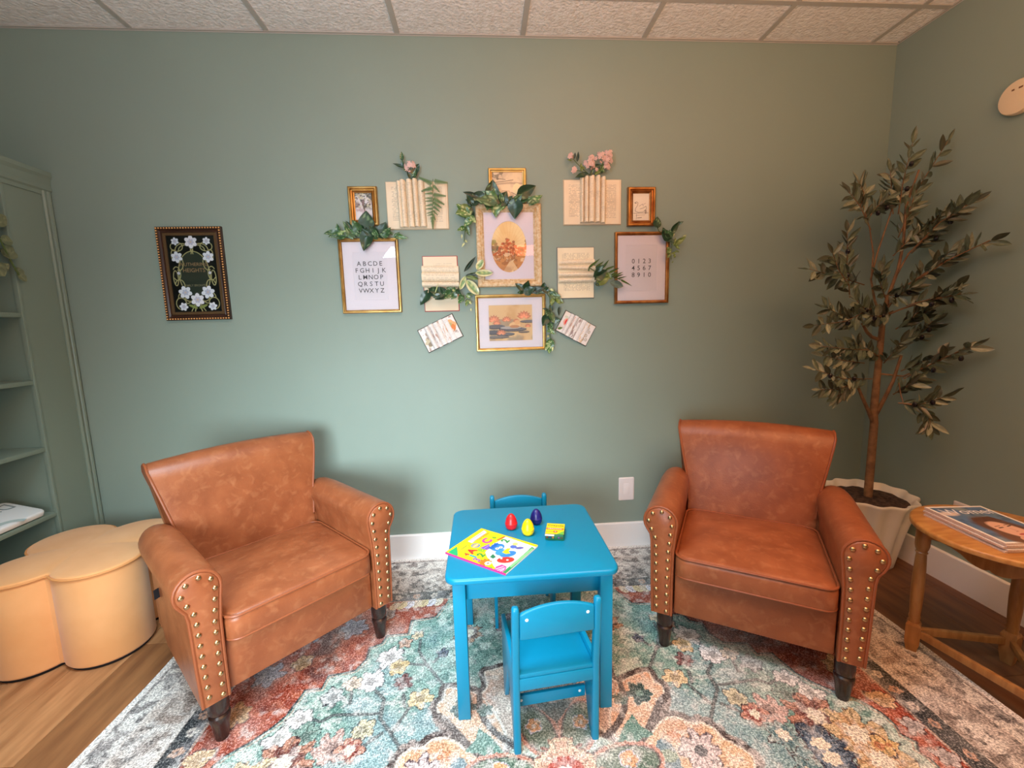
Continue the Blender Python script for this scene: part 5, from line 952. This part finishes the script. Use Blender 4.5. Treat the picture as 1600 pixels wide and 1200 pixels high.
# leaves past the first three hundred become one object
if extra_c:
    vs=[];cs=[];fs=[]
    for o in extra_c:
        me=o.data; nv=len(vs); vs+=[o.matrix_basis@v.co for v in me.vertices]; a=np.empty(len(me.vertices)*4,np.float32); me.color_attributes['Col'].data.foreach_get('color',a); cs.append(a); fs+=[tuple(i+nv for i in p.vertices) for p in me.polygons]
        bpy.data.objects.remove(o)
    me=bpy.data.meshes.new('leaves'); me.from_pydata(vs,[],fs); me.update(); at=me.color_attributes.new('Col','FLOAT_COLOR','POINT'); at.data.foreach_set('color',np.concatenate(cs)); me.polygons.foreach_set('use_smooth',[True]*len(me.polygons))
    link('leaves',me,lfm,tr,kind='stuff')

# ------------------------------------------------------------ round three-legged side table with magazines
oak=mat('golden oak',(196,146,84),c2=(172,118,60),rough=.35,nscale=4,stretch=(3,14,14),detail=6,bump=.04,bscale=30,spec=.5)
oakl=mat('golden oak legs',(178,128,74),c2=(154,104,56),rough=.38,nscale=4,stretch=(14,14,3),detail=6)
SX,SY=1.612,-1.055
st=thing('side_table','round golden oak side table with three turned legs and scalloped apron','table',(SX,SY,0))
obj('tabletop',slab(lambda i:[((.234-i)*math.cos(2*PI*k/64),(.234-i)*math.sin(2*PI*k/64)) for k in range(64)],.531,.551,.003,.009,4),oak,st,ang=40)
LP=[(1.49-SX,-.91-SY),(1.785-SX,-1.0-SY),(1.566-SX,-1.29-SY)]
for i,(x,y) in enumerate(LP):
    zb=ZF if i==1 else .0006
    lg=obj('leg',lathe([(.0175,.118),(.0165,.13),(.0185,.14),(.0165,.15),(.019,.20),(.0205,.26),(.019,.33),(.0165,.385),(.0155,.40),(.019,.405),(.0155,.41),(.0195,.42),(.0225,.435),(.0225,.5305)],18,(x,y,0)),oakl,st)
    a=math.atan2(y,x); ca,sa=math.cos(a),math.sin(a)
    def bl_(s,z): return [(x+(p*ca-q*sa)*s,y+(p*sa+q*ca)*s,z) for p,q in ((-1,-1),(1,-1),(1,1),(-1,1))]
    obj('foot_block',rings([bl_(.015,zb),bl_(.021,.035),bl_(.022,.05),bl_(.022,.108),bl_(.018,.118)]),oakl,lg,smooth=False)
for i in range(3):
    (x0,y0),(x1,y1)=LP[i],LP[(i+1)%3]; L=math.hypot(x1-x0,y1-y0); a=math.atan2(y1-y0,x1-x0); M=Matrix.Translation((x0,y0,0))@Matrix.Rotation(a,4,'Z')
    obj('stretcher',box(.02,L-.02,-.0085,.0085,.066,.094),oakl,st,bevel=.003,M=M)
    pts=[(.019,.53),(.019,.468)]+[(.019+(L-.038)*q,.436+h) for q,h in ((.05,.036),(.12,.038),(.2,.034),(.28,.024),(.34,.010),(.40,.002),(.45,.0),(.48,.003),(.5,.008),(.52,.003),(.55,.0),(.60,.002),(.66,.010),(.72,.024),(.8,.034),(.88,.038),(.95,.036))]+[(L-.019,.468),(L-.019,.53)]
    obj('apron',prism(pts,-.009,.009),oakl,st,M=M,bevel=.0015)
# magazines
def mag_cover(seed,top):
    c=Canvas(.208,.272,.0013,(244,240,236))
    c.fill([(-.094,-.126),(.094,-.126),(.094,.126),(-.094,.126)],(92,122,160)); m=((np.abs(c.X)<.094)&(np.abs(c.Y)<.126)).astype(float)
    c.noise(18,(110,132,150),.8,.5,.2,seed,mask=m); c.noise(40,(56,78,112),.6,.55,.15,seed+1,mask=m); c.noise(12,(160,166,150),.5,.58,.15,seed+2,mask=m)
    if top:
        c.ell(.006,-.04,.066,.088,(104,72,56),rot=.25,soft=.15); c.ell(-.02,-.1,.05,.05,(120,84,64),rot=.5,soft=.2); c.ell(.01,-.05,.041,.062,(232,186,162),rot=.25,soft=.1); c.ell(.004,-.115,.03,.022,(222,172,148)); c.line([(-.014,-.036),(.002,-.032)],.005,(70,50,44)); c.line([(.024,-.026),(.04,-.02)],.005,(70,50,44)); c.line([(-.018,-.026),(.003,-.021)],.003,(110,76,58)); c.line([(.022,-.016),(.044,-.011)],.003,(110,76,58)); c.line([(.016,-.04),(.022,-.06),(.012,-.063)],.003,(196,140,118)); c.ell(.014,-.08,.015,.005,(186,84,84),rot=.25); c.fill([(-.05,.01),(-.03,.04),(.04,.05),(.06,.01),(.03,.02),(-.02,.008)],(96,64,50)); c.ell(-.07,.075,.03,.016,(222,206,200),soft=.3)
    return c
mg=((1.4826,-0.908),(1.7182,-0.9271),(1.6891,-1.0559),(1.4397,-1.1752))
MA=math.atan2(mg[1][1]-mg[0][1],mg[1][0]-mg[0][0]); ux,uy=math.cos(MA),math.sin(MA)
mcx,mcy=mg[0][0]+ux*.104+uy*.136,mg[0][1]+uy*.104-ux*.136
inkm=mat('white magazine ink',(236,236,244),rough=.4)
lbls=('bottom magazine of the stack on the round oak side table','second magazine from the bottom of the stack on the side table','middle magazine of the five in the stack on the side table','magazine directly under the top one in the side table stack','top magazine with a blue cover and a woman\'s face on the side table stack')
for i in range(5):
    mt=thing('magazine',lbls[i],'magazine',(mcx+(.0,.003,-.002,.002,.0)[i],mcy+(.0,-.002,.002,-.001,.001)[i],(.5512+.0066*i)),MA+(.0,.012,-.01,.006,0)[i],'magazines stacked on the side table')
    obj('pages',box(-.1035,.1035,-.1355,.1355,.0003,.0060),mat('magazine page edge',(206,168,152),rough=.7,c2=(236,222,214),nscale=200,stretch=(1,1,8)),mt,smooth=False)
    cv=link('cover',canvas_mesh('cover',mag_cover(120+i*5,i==4),'xy',.0063),prg,mt)
    if i==4: lettering('Women',.056,inkm,cv,Matrix.Translation((.012,.088,.0067)))
